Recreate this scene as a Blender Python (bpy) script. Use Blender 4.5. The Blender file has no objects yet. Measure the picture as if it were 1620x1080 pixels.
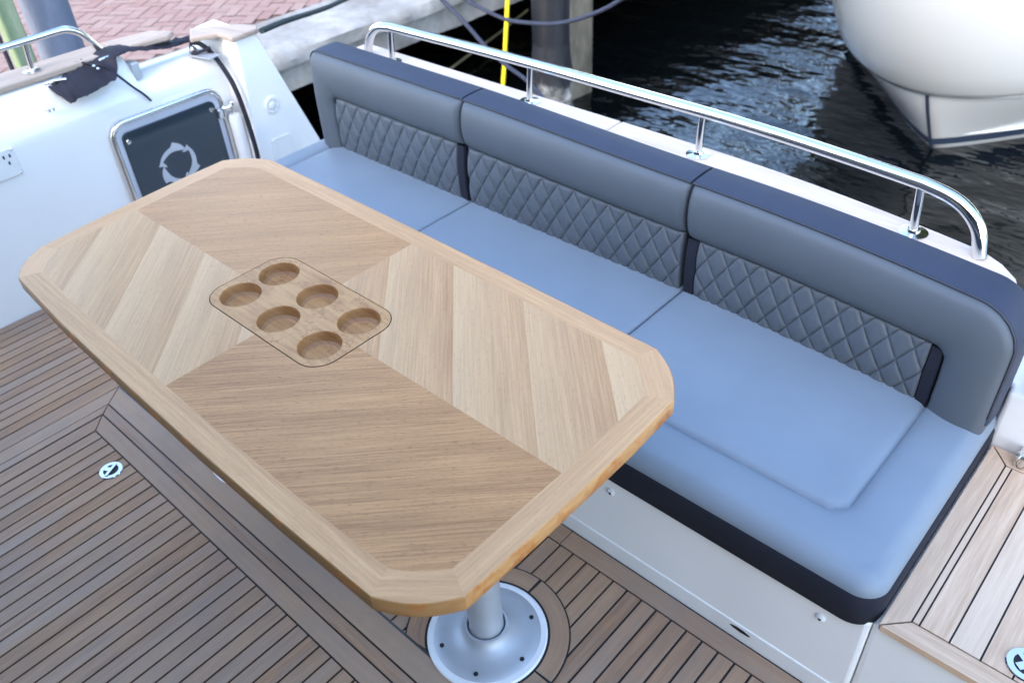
import bpy, bmesh, math, random
from mathutils import Vector, Matrix, noise
random.seed(7)
PI = math.pi
sc = bpy.context.scene
COL = sc.collection

# ------------------------------------------------------------------ camera
cam_d = bpy.data.cameras.new("camera")
cam = bpy.data.objects.new("camera", cam_d); COL.objects.link(cam)
RX = Vector((0.7402, 0.6706, -0.0487)); RY = Vector((0.3915, -0.4889, -0.7795)); RZ = Vector((-0.5467, 0.5576, -0.6245))
RZ.normalize(); RX = (RX - RZ*RX.dot(RZ)).normalized(); RY = RZ.cross(RX)
m = Matrix((RX, -RY, -RZ)).transposed().to_4x4(); m.translation = (0, 0, 1.78)
cam.matrix_world = m
cam_d.sensor_width = 36; cam_d.lens = 29.647
cam_d.clip_start = 0.05; cam_d.clip_end = 600
cam_d.dof.use_dof = True; cam_d.dof.focus_distance = 1.75; cam_d.dof.aperture_fstop = 4.0
sc.camera = cam

# ------------------------------------------------------------------ light
SUN_EL, SUN_AZ = math.radians(30), math.radians(168)     # azimuth measured from +Y towards +X
w = bpy.data.worlds.new("World"); sc.world = w; w.use_nodes = True
wn = w.node_tree; bg = wn.nodes["Background"]
sky = wn.nodes.new("ShaderNodeTexSky"); sky.sky_type = 'NISHITA'; sky.sun_disc = False
sky.sun_elevation = SUN_EL; sky.sun_rotation = SUN_AZ; sky.air_density = 1.0; sky.dust_density = 1.6; sky.ozone_density = 1.0
wn.links.new(sky.outputs[0], bg.inputs[0]); bg.inputs[1].default_value = 0.15
sd = bpy.data.lights.new("sun", 'SUN'); sd.energy = 0.14; sd.angle = math.radians(20); sd.color = (1.0, 0.93, 0.84)
so = bpy.data.objects.new("sun", sd); COL.objects.link(so)
dvec = Vector((math.sin(SUN_AZ)*math.cos(SUN_EL), math.cos(SUN_AZ)*math.cos(SUN_EL), math.sin(SUN_EL)))
so.rotation_euler = dvec.to_track_quat('Z', 'Y').to_euler()
sc.view_settings.view_transform = 'Standard'; sc.view_settings.look = 'None'
sc.view_settings.exposure = 2.9; sc.view_settings.gamma = 1.0
sc.render.engine = 'CYCLES'; sc.cycles.max_bounces = 8

# ------------------------------------------------------------------ materials
class NT:
    def __init__(s, name):
        s.m = bpy.data.materials.new(name); s.m.use_nodes = True
        s.t = s.m.node_tree; s.b = s.t.nodes["Principled BSDF"]
    def n(s, ty, **kw):
        x = s.t.nodes.new(ty)
        for k, v in kw.items():
            if k.startswith('i_'):
                key = k[2:]; key = int(key) if key.isdigit() else key
                x.inputs[key].default_value = v
            else: setattr(x, k, v)
        return x
    def l(s, a, b): s.t.links.new(a, b)
    def noise(s, vec, scale, detail=4, rough=.55, sc3=None):
        if sc3:
            mp = s.n('ShaderNodeMapping'); mp.inputs['Scale'].default_value = sc3; s.l(vec, mp.inputs[0]); vec = mp.outputs[0]
        t = s.n('ShaderNodeTexNoise'); t.inputs['Scale'].default_value = scale; t.inputs['Detail'].default_value = detail
        t.inputs['Roughness'].default_value = rough; s.l(vec, t.inputs['Vector']); return t.outputs['Fac']
    def ramp(s, fac, stops):
        r = s.n('ShaderNodeValToRGB'); e = r.color_ramp.elements
        while len(e) < len(stops): e.new(.5)
        for i, (p, c) in enumerate(stops): e[i].position = p; e[i].color = (*c, 1) if len(c) == 3 else c
        s.l(fac, r.inputs[0]); return r.outputs[0]
    def mix(s, fac, a, b, mode='MIX'):
        x = s.n('ShaderNodeMix', data_type='RGBA', blend_type=mode)
        for sock, v in ((x.inputs[0], fac), (x.inputs[6], a), (x.inputs[7], b)):
            if isinstance(v, (int, float)): sock.default_value = v
            elif isinstance(v, tuple): sock.default_value = (*v, 1)
            else: s.l(v, sock)
        return x.outputs[2]
    def math(s, op, a, b=0.0, c=0.0):
        x = s.n('ShaderNodeMath', operation=op)
        for sock, v in zip(x.inputs, (a, b, c)):
            if isinstance(v, (int, float)): sock.default_value = v
            else: s.l(v, sock)
        return x.outputs[0]
    def bump(s, h, strength=.3, dist=.002):
        x = s.n('ShaderNodeBump'); x.inputs['Strength'].default_value = strength; x.inputs['Distance'].default_value = dist
        s.l(h, x.inputs['Height']); s.l(x.outputs[0], s.b.inputs['Normal'])
    def col(s, c):
        if isinstance(c, tuple): s.b.inputs['Base Color'].default_value = (*c, 1)
        else: s.l(c, s.b.inputs['Base Color'])
    def p(s, **kw):
        for k, v in kw.items(): s.b.inputs[k.replace('_', ' ')].default_value = v
    def obj(s): return s.n('ShaderNodeTexCoord').outputs['Object']
    def uv(s): return s.n('ShaderNodeTexCoord').outputs['UV']
    def attr(s, name='tone'): return s.n('ShaderNodeAttribute', attribute_name=name).outputs['Fac']

def plain(name, c, rough=.5, metal=0.0, var=.06, scale=6, bump=0, bscale=200, coat=0, spec=None):
    k = NT(name); o = k.obj()
    f = k.noise(o, scale, 5)
    lo = tuple(x*(1-var) for x in c); hi = tuple(min(1, x*(1+var)) for x in c)
    k.col(k.ramp(f, [(.3, lo), (.7, hi)])); k.p(Roughness=rough, Metallic=metal)
    rr = k.noise(o, scale*3, 3); mr = k.n('ShaderNodeMapRange'); mr.inputs[3].default_value = max(0, rough-.05); mr.inputs[4].default_value = rough+.05
    k.l(rr, mr.inputs[0]); k.l(mr.outputs[0], k.b.inputs['Roughness'])
    if coat: k.p(Coat_Weight=coat, Coat_Roughness=.08)
    if spec is not None: k.p(Specular_IOR_Level=spec)
    if bump: k.bump(k.noise(o, bscale, 2), bump, .0006)
    return k.m

def wood(name, dark, light, tonecol, tone_amt=.5, rough=.55, streak=1.0, blotch=None, strips=None, speck=None, wear=0):
    """UV in metres, u along the grain; 'tone' attribute gives each board its own shade."""
    k = NT(name); uv = k.uv()
    a = k.noise(uv, 1.0, 6, .6, (5, 150*streak, 1))
    b = k.noise(uv, 1.0, 4, .6, (22, 520*streak, 1))
    c = k.noise(uv, 1.0, 3, .5, (2.2, 26, 1))
    s = k.math('ADD', k.math('MULTIPLY', a, .5), k.math('ADD', k.math('MULTIPLY', b, .22), k.math('MULTIPLY', c, .28)))
    col = k.ramp(s, [(.36, dark), (.62, light)])
    t = k.attr()
    col = k.mix(k.math('MULTIPLY', t, tone_amt), col, tonecol)
    if strips:
        sep = k.n('ShaderNodeSeparateXYZ'); k.l(uv, sep.inputs[0])
        v = k.math('DIVIDE', sep.outputs[1], strips[0]); v = k.math('ADD', v, .37)
        fl = k.math('FLOOR', v); fr = k.math('FRACT', v)
        wn_ = k.n('ShaderNodeTexWhiteNoise', noise_dimensions='1D'); k.l(fl, wn_.inputs['W'])
        amt = k.math('MULTIPLY', k.math('ADD', k.math('MULTIPLY', wn_.outputs['Value'], .45), k.math('SUBTRACT', 1.0, fr)), strips[1])
        col = k.mix(amt, col, strips[2])
    if speck:
        f = k.noise(uv, 1.0, 2, .5, (65, 560, 1))
        col = k.mix(k.ramp(f, [(.60, (0, 0, 0)), (.74, (speck, speck, speck))]), col, tuple(x*.45 for x in dark))
    if wear:
        o = k.obj(); f = k.noise(o, 2.3, 6, .65); g = k.noise(o, 7, 3, .5); h = k.noise(uv, 1.0, 4, .6, (1.5, 9, 1))
        col = k.mix(k.ramp(f, [(.42, (0, 0, 0)), (.66, (.45, .45, .45))]), col, (.20, .17, .155))
        col = k.mix(k.ramp(h, [(.5, (0, 0, 0)), (.72, (.4, .4, .4))]), col, (.36, .30, .26))
        col = k.mix(k.ramp(g, [(.745, (0, 0, 0)), (.77, (.8, .8, .8))]), col, (.12, .055, .03))
    if blotch:
        f = k.noise(uv, 22, 5, .65)
        col = k.mix(k.ramp(f, [(.5, (0, 0, 0)), (.64, (1, 1, 1))]), col, blotch)
    k.col(col); k.p(Roughness=rough, Specular_IOR_Level=.3); k.bump(b, .25, .0004)
    return k.m

M = {}
M['gel'] = plain('white_gelcoat', (.86, .86, .845), .22, var=.025, scale=3, coat=.35)
M['gel2'] = plain('white_plastic', (.78, .79, .78), .35, var=.03, scale=9)
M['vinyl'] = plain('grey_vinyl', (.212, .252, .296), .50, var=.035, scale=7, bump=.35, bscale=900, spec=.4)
M['vinyl_shade'] = plain('shaded_vinyl_backrest', (.088, .103, .122), .50, var=.035, scale=7, bump=.35, bscale=900, spec=.4)  # seat vinyl again, with the shade on the backrests put into its colour
def quilt_mat():
    k = NT('shaded_quilted_vinyl'); o = k.obj(); t = k.attr(); f = k.noise(o, 7, 5)  # quilt colour is darkened for shade like the backrest vinyl
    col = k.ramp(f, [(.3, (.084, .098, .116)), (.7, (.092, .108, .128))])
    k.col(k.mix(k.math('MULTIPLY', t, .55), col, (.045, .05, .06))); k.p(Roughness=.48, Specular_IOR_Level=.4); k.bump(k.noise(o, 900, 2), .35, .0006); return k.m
M['vinylq'] = quilt_mat()
M['navy'] = plain('navy_fabric', (.014, .016, .026), .7, var=.1, scale=12, bump=.5, bscale=1500, spec=.25)
M['navyband'] = plain('navy_vinyl', (.034, .043, .070), .6, var=.06, scale=9, bump=.5, bscale=1500, spec=.3)
M['thread'] = plain('dark_piping', (.035, .04, .055), .6)
M['caulk'] = plain('black_caulk', (.012, .013, .016), .55, var=.2, scale=20)
M['steel'] = plain('polished_steel', (.72, .72, .70), .10, 1.0, var=.04, scale=10)
M['alu'] = plain('brushed_aluminium', (.50, .53, .56), .5, .5, var=.05, scale=14, bump=.3, bscale=600)
M['dark'] = plain('black_hole', (.01, .01, .012), .6)
M['deck'] = wood('weathered_teak', (0.262, 0.142, 0.074), (0.460, 0.270, 0.152), (0.475, 0.322, 0.212), .5, .6, streak=.6, wear=1)
M['step'] = wood('pale_teak', (0.48, 0.30, 0.185), (0.74, 0.53, 0.365), (0.76, 0.60, 0.45), .5, .55, streak=.6)
M['capw'] = wood('bleached_teak', (.52, .41, .335), (.74, .62, .54), (.66, .55, .47), .5, .6, streak=.5)
M['capw2'] = wood('darkened_teak_cap', (.32, .235, .18), (.50, .40, .33), (.44, .36, .30), .5, .6, streak=.5)  # bulwark copy of the cap teak, darkened to offset the stronger light there
M['ven_d'] = wood('oak_veneer_cross', (0.282, 0.122, 0.044), (0.59, 0.295, 0.118), (0.575, 0.315, 0.138), .3, .42, streak=1.6, speck=.8)
M['ven_l'] = wood('oak_veneer_light', (0.352, 0.170, 0.070), (0.60, 0.325, 0.145), (0.60, 0.335, 0.158), .2, .42, streak=1.6, strips=(.146, .36, (0.773, 0.516, 0.284)), speck=.38)
M['frame'] = wood('oak_border', (0.42, 0.212, 0.088), (0.66, 0.370, 0.172), (0.70, 0.398, 0.20), .5, .42, streak=1.0, speck=.3)
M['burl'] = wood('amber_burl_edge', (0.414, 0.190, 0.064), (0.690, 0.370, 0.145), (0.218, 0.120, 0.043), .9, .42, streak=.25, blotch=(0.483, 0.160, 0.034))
def tray_mat():
    k = NT('maple_tray'); uv = k.uv()
    a = k.noise(uv, 1.0, 6, .6, (10, 90, 1)); c = k.noise(uv, 14, 4, .6)
    col = k.ramp(k.math('ADD', k.math('MULTIPLY', a, .6), k.math('MULTIPLY', c, .4)), [(.30, (.30, .12, .035)), (.55, (.52, .265, .095))])
    v = k.noise(uv, 6.5, 6, .7)
    vein = k.math('ABSOLUTE', k.math('SUBTRACT', v, .52))
    col = k.mix(k.ramp(vein, [(0, (.8, .8, .8)), (.011, (0, 0, 0))]), col, (.27, .095, .025))
    col = k.mix(k.math('MULTIPLY', k.attr(), .45), col, (.20, .095, .04))     # end grain, darkened to paint shade onto the cup walls
    k.col(col); k.p(Roughness=.45); return k.m
M['tray'] = tray_mat()
def water_mat():
    k = NT('dark_canal_water'); o = k.obj()
    k.col((.0015, .0025, .003)); k.p(Roughness=.015, IOR=1.45)
    a = k.noise(o, 1.0, 3, .55, (1.7, 2.9, 1)); b = k.noise(o, 1.0, 2, .5, (5, 9, 1)); c = k.noise(o, 1.0, 2, .5, (.6, 1.0, 1))
    h = k.math('ADD', k.math('MULTIPLY', a, .75), k.math('ADD', k.math('MULTIPLY', b, .035), k.math('MULTIPLY', c, 1.3)))
    k.bump(h, .5, .15); return k.m
M['water'] = water_mat()
def concrete_mat():
    k = NT('stained_concrete'); o = k.obj()
    a = k.noise(o, 2.5, 8, .65); b = k.noise(o, 11, 6, .7); c = k.noise(o, 1.6, 5, .6)
    col = k.ramp(a, [(.3, (.13, .122, .11)), (.5, (.25, .245, .235)), (.7, (.38, .378, .368))])
    col = k.mix(k.ramp(b, [(.52, (0, 0, 0)), (.7, (.55, .55, .55))]), col, (.22, .20, .17))
    col = k.mix(k.ramp(c, [(.66, (0, 0, 0)), (.74, (.7, .7, .7))]), col, (.34, .17, .08))
    k.col(col); k.p(Roughness=.9); k.bump(b, .8, .01); return k.m
M['conc'] = concrete_mat()
def brick_mat():
    k = NT('red_paver'); o = k.obj(); t = k.attr()
    f = k.noise(o, 7, 6, .6); g = k.noise(o, 60, 4, .6)
    col = k.ramp(t, [(0, (.19, .095, .072)), (.5, (.22, .125, .10)), (1, (.24, .16, .13))])
    col = k.mix(k.math('MULTIPLY', f, .55), col, (.33, .26, .25)); col = k.mix(k.math('MULTIPLY', g, .2), col, (.25, .1, .08))
    k.col(col); k.p(Roughness=.85); return k.m
M['brick'] = brick_mat()
M['mortar'] = plain('sandy_joint', (.20, .125, .10), .95, var=.2, scale=12)
def mottled(name, c1, c2, c3, scale, rough=.8, sc3=(1, 1, .4), bump=.6):
    k = NT(name); o = k.obj(); a = k.noise(o, scale, 7, .68, sc3); b = k.noise(o, scale*3.3, 4, .6, sc3)
    col = k.ramp(a, [(.32, c1), (.52, c2), (.7, c3)]); col = k.mix(k.math('MULTIPLY', b, .4), col, c1)
    k.col(col); k.p(Roughness=rough); k.bump(b, bump, .01); return k.m
M['pileblack'] = mottled('black_pile_wrap', (.008, .009, .012), (.014, .016, .022), (.03, .034, .045), 3, .45, bump=.3)
def barn_mat():
    k = NT('barnacle_crust'); o = k.obj(); sep = k.n('ShaderNodeSeparateXYZ'); k.l(o, sep.inputs[0])
    a = k.noise(o, 9, 6, .7); b = k.noise(o, 5, 5, .65)
    base = k.ramp(a, [(.35, (.05, .05, .045)), (.5, (.19, .19, .18)), (.68, (.50, .50, .48))])
    f = k.math('ADD', sep.outputs[2], k.math('MULTIPLY', b, .9))       # height above the water plus noise
    col = k.mix(k.ramp(f, [(.72, (1, 1, 1)), (.86, (0, 0, 0))]), (.012, .014, .019), base)
    k.col(col); k.p(Roughness=.7); k.bump(a, .6, .01); return k.m
M['barnacle'] = barn_mat()
M['pileconc'] = mottled('mossy_concrete_pile', (.06, .055, .04), (.19, .17, .13), (.35, .30, .24), 4)
M['greypile'] = mottled('grey_wrapped_pile', (.09, .105, .15), (.13, .15, .205), (.18, .205, .27), 6, .85)
M['green'] = mottled('green_algae_timber', (.10, .14, .08), (.20, .26, .15), (.34, .36, .26), 5, .85, (1.5, 1.5, .3))
M['rope'] = plain('dark_blue_rope', (.022, .027, .05), .75, var=.3, scale=60, bump=.8, bscale=300)
M['ropeg'] = plain('dark_green_rope', (.016, .03, .035), .75, var=.3, scale=60, bump=.8, bscale=300)
M['yellow'] = plain('yellow_cable', (.95, .74, .03), .45)
M['pale'] = plain('old_pale_rope', (.30, .27, .15), .8, var=.3)
M['cloth'] = plain('black_canvas', (.013, .012, .022), .8, var=.4, scale=12, bump=.6, bscale=400)
M['panel'] = plain('smoked_panel', (.022, .035, .048), .22, var=.12, scale=2.5, coat=.6)
M['logo'] = plain('silver_print', (.50, .52, .54), .4)
M['frost'] = plain('pale_panel_border', (.58, .60, .66), .35)
M['hull'] = plain('hull_gelcoat', (.57, .58, .585), .16, var=.015, scale=1, coat=.5)
M['hullnavy'] = plain('navy_boot_stripe', (.03, .045, .08), .35)
M['leaf'] = plain('dark_foliage', (.018, .028, .012), .6, var=.4, scale=2)
M['leaf'].node_tree.nodes['Principled BSDF'].inputs['Specular IOR Level'].default_value = .12
M['bark'] = mottled('tree_bark', (.04, .03, .02), (.09, .07, .05), (.14, .11, .08), 4)

# ------------------------------------------------------------------ mesh helpers
def mk(name, verts, faces, mat, parent=None, smooth=False, uvs=None, tones=None, mats=None, bevel=0, fmat=None, auto=False):
    """one mesh object; vertices are given in world metres and stored relative to the parent's origin"""
    off = PORG.get(parent.name, Vector((0, 0, 0))) if parent else Vector((0, 0, 0))
    me = bpy.data.meshes.new(name)
    me.from_pydata([tuple(Vector(v)-off) for v in verts], [], faces)
    me.materials.append(mat)
    if mats:
        for x in mats: me.materials.append(x)
    if fmat:
        for p, i in zip(me.polygons, fmat): p.material_index = i
    if uvs:
        ul = me.uv_layers.new(name='UVMap'); k = 0
        for u in uvs:
            for q in u: ul.data[k].uv = q; k += 1
    if tones is not None:
        at = me.attributes.new('tone', 'FLOAT', 'FACE')
        for i, t in enumerate(tones): at.data[i].value = t
    if smooth:
        for p in me.polygons: p.use_smooth = True
    me.update()
    o = bpy.data.objects.new(name, me); COL.objects.link(o)
    if parent:
        o.parent = parent; PORG[o.name] = off
    if bevel:
        b = o.modifiers.new('bevel', 'BEVEL'); b.width = bevel; b.segments = 3; b.limit_method = 'ANGLE'; b.angle_limit = math.radians(40)
        for p in me.polygons: p.use_smooth = True
        me.set_sharp_from_angle(angle=math.radians(40))
    elif auto:
        for p in me.polygons: p.use_smooth = True
        me.set_sharp_from_angle(angle=math.radians(auto))
    return o
PORG = {}
def thing(name, label, cat, loc, group=None):
    o = bpy.data.objects.new(name, None); COL.objects.link(o); o.location = loc; o.empty_display_size = .1
    PORG[o.name] = Vector(loc); o['label'] = label; o['category'] = cat
    if group: o['group'] = group
    return o
def tag(o, label, cat, group=None):
    o['label'] = label; o['category'] = cat
    if group: o['group'] = group
    return o
def struct(o): o['kind'] = 'structure'; return o

def boxg(x0, x1, y0, y1, z0, z1):
    v = [(x, y, z) for z in (z0, z1) for y in (y0, y1) for x in (x0, x1)]
    f = [(0, 2, 3, 1), (4, 5, 7, 6), (0, 1, 5, 4), (2, 6, 7, 3), (0, 4, 6, 2), (1, 3, 7, 5)]
    return v, f
def box(name, x0, x1, y0, y1, z0, z1, mat, parent=None, bevel=0):
    v, f = boxg(x0, x1, y0, y1, z0, z1); return mk(name, v, f, mat, parent, bevel=bevel)
def prismg(poly, d0, d1, axis='z'):
    """poly of 2D points extruded along an axis"""
    def P(p, d): return {'z': (p[0], p[1], d), 'x': (d, p[0], p[1]), 'y': (p[0], d, p[1])}[axis]
    n = len(poly); v = [P(p, d0) for p in poly]+[P(p, d1) for p in poly]
    f = [tuple(range(n))[::-1], tuple(range(n, 2*n))]+[(i, (i+1) % n, n+(i+1) % n, n+i) for i in range(n)]
    return v, f
def prism(name, poly, d0, d1, mat, parent=None, axis='z', bevel=0):
    v, f = prismg(poly, d0, d1, axis); o = mk(name, v, f, mat, parent, bevel=0)
    bm = bmesh.new(); bm.from_mesh(o.data); bmesh.ops.recalc_face_normals(bm, faces=bm.faces); bm.to_mesh(o.data); bm.free()
    if bevel:
        b = o.modifiers.new('bevel', 'BEVEL'); b.width = bevel; b.segments = 3; b.limit_method = 'ANGLE'; b.angle_limit = math.radians(40)
        for p in o.data.polygons: p.use_smooth = True
        o.data.set_sharp_from_angle(angle=math.radians(40))
    return o
def smooth_path(pts, n=8):
    P = [Vector(p) for p in pts]; out = []
    for i in range(len(P)-1):
        a = P[i-1] if i else P[0]*2-P[1]; b = P[i]; c = P[i+1]; d = P[i+2] if i+2 < len(P) else P[-1]*2-P[-2]
        for k in range(n):
            t = k/n; out.append(.5*((2*b)+(c-a)*t+(2*a-5*b+4*c-d)*t*t+(3*b-a-3*c+d)*t**3))
    out.append(P[-1]); return out
def fillet(pts, r, n=8):
    P = [Vector(p) for p in pts]; out = [P[0]]
    for i in range(1, len(P)-1):
        a = (P[i-1]-P[i]); b = (P[i+1]-P[i]); ra = min(r, a.length*.49, b.length*.49); A = P[i]+a.normalized()*ra; B = P[i]+b.normalized()*ra
        for k in range(n+1):
            t = k/n; out.append(A*(1-t)**2+P[i]*2*t*(1-t)+B*t*t)
    out.append(P[-1]); return out
def tubeg(path, r, n=16, cap=True):
    P = [Vector(p) for p in path]; v = []; f = []
    up = Vector((0, 0, 1)); prev = None
    for i, p in enumerate(P):
        d = (P[min(i+1, len(P)-1)]-P[max(i-1, 0)]).normalized()
        if prev is None:
            a = d.cross(up if abs(d.z) < .95 else Vector((1, 0, 0))).normalized()
        else: a = (prev-d*prev.dot(d)).normalized()
        prev = a; b = d.cross(a); rr = r(i/(len(P)-1)) if callable(r) else r
        for k in range(n):
            t = 2*PI*k/n; v.append(p+(a*math.cos(t)+b*math.sin(t))*rr)
    for i in range(len(P)-1):
        for k in range(n):
            f.append((i*n+k, i*n+(k+1) % n, (i+1)*n+(k+1) % n, (i+1)*n+k))
    if cap: f.append(tuple(range(n))[::-1]); f.append(tuple(range((len(P)-1)*n, len(P)*n)))
    return v, f
def tube(name, path, r, mat, parent=None, n=16):
    v, f = tubeg(path, r, n); o = mk(name, v, f, mat, parent, auto=50); return o
def latheg(c, prof, n=48, axis=Vector((0, 0, 1)), ref=None):
    c = Vector(c); ax = Vector(axis).normalized()
    a = (Vector((1, 0, 0)) if abs(ax.x) < .9 else Vector((0, 1, 0))); a = (a-ax*a.dot(ax)).normalized(); b = ax.cross(a)
    v = []; f = []
    for r, h in prof:
        for k in range(n):
            t = 2*PI*k/n; v.append(c+ax*h+(a*math.cos(t)+b*math.sin(t))*r)
    for i in range(len(prof)-1):
        for k in range(n): f.append((i*n+k, i*n+(k+1) % n, (i+1)*n+(k+1) % n, (i+1)*n+k))
    f.append(tuple(range(n))[::-1]); f.append(tuple(range((len(prof)-1)*n, len(prof)*n)))
    return v, f
def lathe(name, c, prof, mat, parent=None, n=48, axis=(0, 0, 1), auto=35):
    v, f = latheg(c, prof, n, axis); return mk(name, v, f, mat, parent, auto=auto)
def join(*gs):
    V = []; F = []
    for v, f in gs:
        k = len(V); V += list(v); F += [tuple(i+k for i in q) for q in f]
    return V, F
def sstep(a, b, x):
    t = max(0, min(1, (x-a)/(b-a))); return t*t*(3-2*t)

# boards: list of (poly xy, grain 'x'|'y') laid as thin slabs in one mesh, with a shade and grain offset per board
def boards(name, items, z, mat, parent=None, th=.006, seed=1, gap=0):
    rnd = random.Random(seed); V = []; F = []; U = []; T = []
    for it in items:
        poly, g = it[:2]; n = len(poly); k = len(V); t = rnd.random(); t = it[2] if len(it) > 2 else t; ou, ov = rnd.random()*20, rnd.random()*20
        area = sum(poly[i][0]*poly[(i+1) % n][1]-poly[(i+1) % n][0]*poly[i][1] for i in range(n))
        if area < 0: poly = poly[::-1]
        V += [(x, y, z) for x, y in poly]+[(x, y, z-th) for x, y in poly]
        def uvp(p): return ((p[1]+ou, p[0]+ov) if g == 'y' else (p[0]+ou, p[1]+ov))
        F.append(tuple(range(k, k+n))); U.append([uvp(p) for p in poly]); T.append(t)
        for i in range(n):
            j = (i+1) % n; F.append((k+i, k+n+i, k+n+j, k+j)); U.append([uvp(poly[i]), uvp(poly[i]), uvp(poly[j]), uvp(poly[j])]); T.append(t)
    return mk(name, V, F, mat, parent, uvs=U, tones=T)
def R4(x0, x1, y0, y1): return [(x0, y0), (x1, y0), (x1, y1), (x0, y1)]

# ================================================================== WATER, GROUND
def sheet(name, x0, x1, y0, y1, z, mat):
    return struct(mk(name, [(x0, y0, z), (x1, y0, z), (x1, y1, z), (x0, y1, z)], [(0, 1, 2, 3)], mat))
sheet('water', -8.3, 300, -300, 300, -1.0, M['water'])
sheet('ground', -300, -5.12, -300, 300, -.010, M['mortar'])
# herringbone brick paving
# cells: horizontal brick at (i,j) with (i-j)%4==0 covers residues 0,1; vertical brick at residue 3 covers (i,j),(i,j+1) -> residues 3,2
def paving():
    V = []; F = []; T = []; rnd = random.Random(3); a = .088; g = .003; ang = math.radians(38); c, s = math.cos(ang), math.sin(ang)
    def add(x, y, wx, wy):
        cx, cy = x+wx/2, y+wy/2; X = cx*c-cy*s-8.2; Y = cx*s+cy*c+3.0
        if not (-12.5 < X < -5.2 and -4 < Y < 10): return
        k = len(V); hx, hy = wx/2-g, wy/2-g; z = rnd.uniform(-.0015, .0015)
        for sx, sy in ((-1, -1), (1, -1), (1, 1), (-1, 1)):
            px, py = sx*hx, sy*hy; V.append((X+px*c-py*s, Y+px*s+py*c, z))
        F.append((k, k+1, k+2, k+3)); T.append(rnd.random())
    for i in range(-110, 110):
        for j in range(-110, 110):
            r = (i-j) % 4
            if r == 0: add(i*a, j*a, 2*a, a)
            elif r == 3: add(i*a, j*a, a, 2*a)
    return mk('paving', V, F, M['brick'], tones=T)
struct(paving())
# concrete quay cap: crumbly arris, overhang and a recessed lower course
def quay():
    prof = [(-5.16, -.03), (-5.155, .004), (-4.95, .006), (-4.75, .004), (-4.60, .0), (-4.565, -.02), (-4.55, -.06), (-4.555, -.10), (-4.60, -.115),
            (-4.60, -.15), (-4.60, -.22), (-4.605, -.27), (-4.66, -.285), (-5.2, -.285)]
    ys = [-6+i*.045 for i in range(int(20/.045))]; V = []; F = []; n = len(prof)
    for y in ys:
        for i, (x, z) in enumerate(prof):
            q = Vector((x*3, y*3, z*6)); d = noise.noise(q)*.02+noise.noise(q*3.1)*.012
            dd = d if 4 <= i <= 12 else d*.15
            lip = 0
            if 6 <= i <= 8: lip = max(0, noise.noise(Vector((y*1.7, 3, 1))))*.05
            V.append((x+dd-lip, y, z+dd*.5-(.015*noise.noise(Vector((y*2.2, 9, i)))if i > 9 else 0)))
    for j in range(len(ys)-1):
        for i in range(n-1): F.append((j*n+i, j*n+i+1, (j+1)*n+i+1, (j+1)*n+i))
    return mk('quay_edge', V, F, M['conc'], auto=40)
struct(quay())
struct(box('under_quay_shade', -9.2, -8.2, -6, 24, -3, -.05, M['dark']))  # near-black colour stands in for the shade under the quay

# ================================================================== PILES, ROPES
t = thing('mooring_pile', 'black wrapped round mooring pile with pale barnacle foot beside the yellow cable', 'pile', (-3.93, 4.60, -1))
tube('wrap', [(-3.93, 4.60, -.62), (-3.93, 4.60, 3.2)], .135, M['pileblack'], t, 28)
def crust():
    V = []; F = []; n = 40; zs = [-1.5+.03*i for i in range(40)]
    for z in zs:
        for k in range(n):
            a = 2*PI*k/n; q = Vector((math.cos(a)*3, math.sin(a)*3, z*6)); f = max(0, min(1, (-.35-z)/.2))
            r = .136+f*(.010+.020*noise.noise(q)+.012*noise.noise(q*3)); V.append((-3.93+r*math.cos(a), 4.60+r*math.sin(a), z))
    for i in range(len(zs)-1):
        for k in range(n): F.append((i*n+k, i*n+(k+1) % n, (i+1)*n+(k+1) % n, (i+1)*n+k))
    return mk('barnacle_crust', V, F, M['barnacle'], t, smooth=True)
crust()
t = thing('concrete_pile', 'square mossy concrete pile behind the black wrapped pile', 'pile', (-4.28, 5.25, -1))
prism('shaft', [(-4.42, 5.10), (-4.16, 5.08), (-4.13, 5.36), (-4.40, 5.38)], -2, 3.2, M['pileconc'], t, bevel=.03)
tag(tube('wrapped_pile', [(-3.90, 1.335, -1.3), (-3.90, 1.335, 3.2)], .092, M['greypile'], n=36),
    'thick grey wrapped pile standing between the quay and the short steel handrail', 'pile')
tag(prism('timber_post', [(-3.84, 1.11), (-3.775, 1.112), (-3.775, 1.185), (-3.84, 1.185)], -1.3, 3.0, M['green'], bevel=.01),
    'green algae stained square timber post in front of the grey wrapped pile', 'post')
tag(tube('hose', [(-3.76, 1.07, -1.1), (-3.76, 1.075, .5), (-3.77, 1.08, 3.0)], .009, M['cloth'], n=10),
    'thin dark hose running up beside the green timber post at far left', 'hose')
tag(tube('mooring_line', smooth_path([(-2.86, 1.69, .765), (-3.06, 1.93, .70), (-3.45, 2.4, .56), (-4.0, 3.1, .38), (-4.6, 4.0, .12), (-4.9, 4.5, .03)]), .011, M['ropeg'], n=10),
    'taut dark green mooring line from the teak capped corner across the concrete quay', 'rope')
tag(tube('mooring_rope', smooth_path([(-4.6, 3.2, .98), (-4.0, 3.2, .66), (-3.503, 3.2, .383), (-3.345, 3.2, .293), (-3.19, 3.2, .188), (-3.056, 3.2, .124), (-2.881, 3.2, .057), (-2.7, 3.15, -.05), (-2.4, 2.9, -.25), (-2.2, 2.0, -.4)]), .0115, M['rope'], n=10),
    'dark blue rope slanting down past the yellow cable behind the rail', 'rope')
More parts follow.
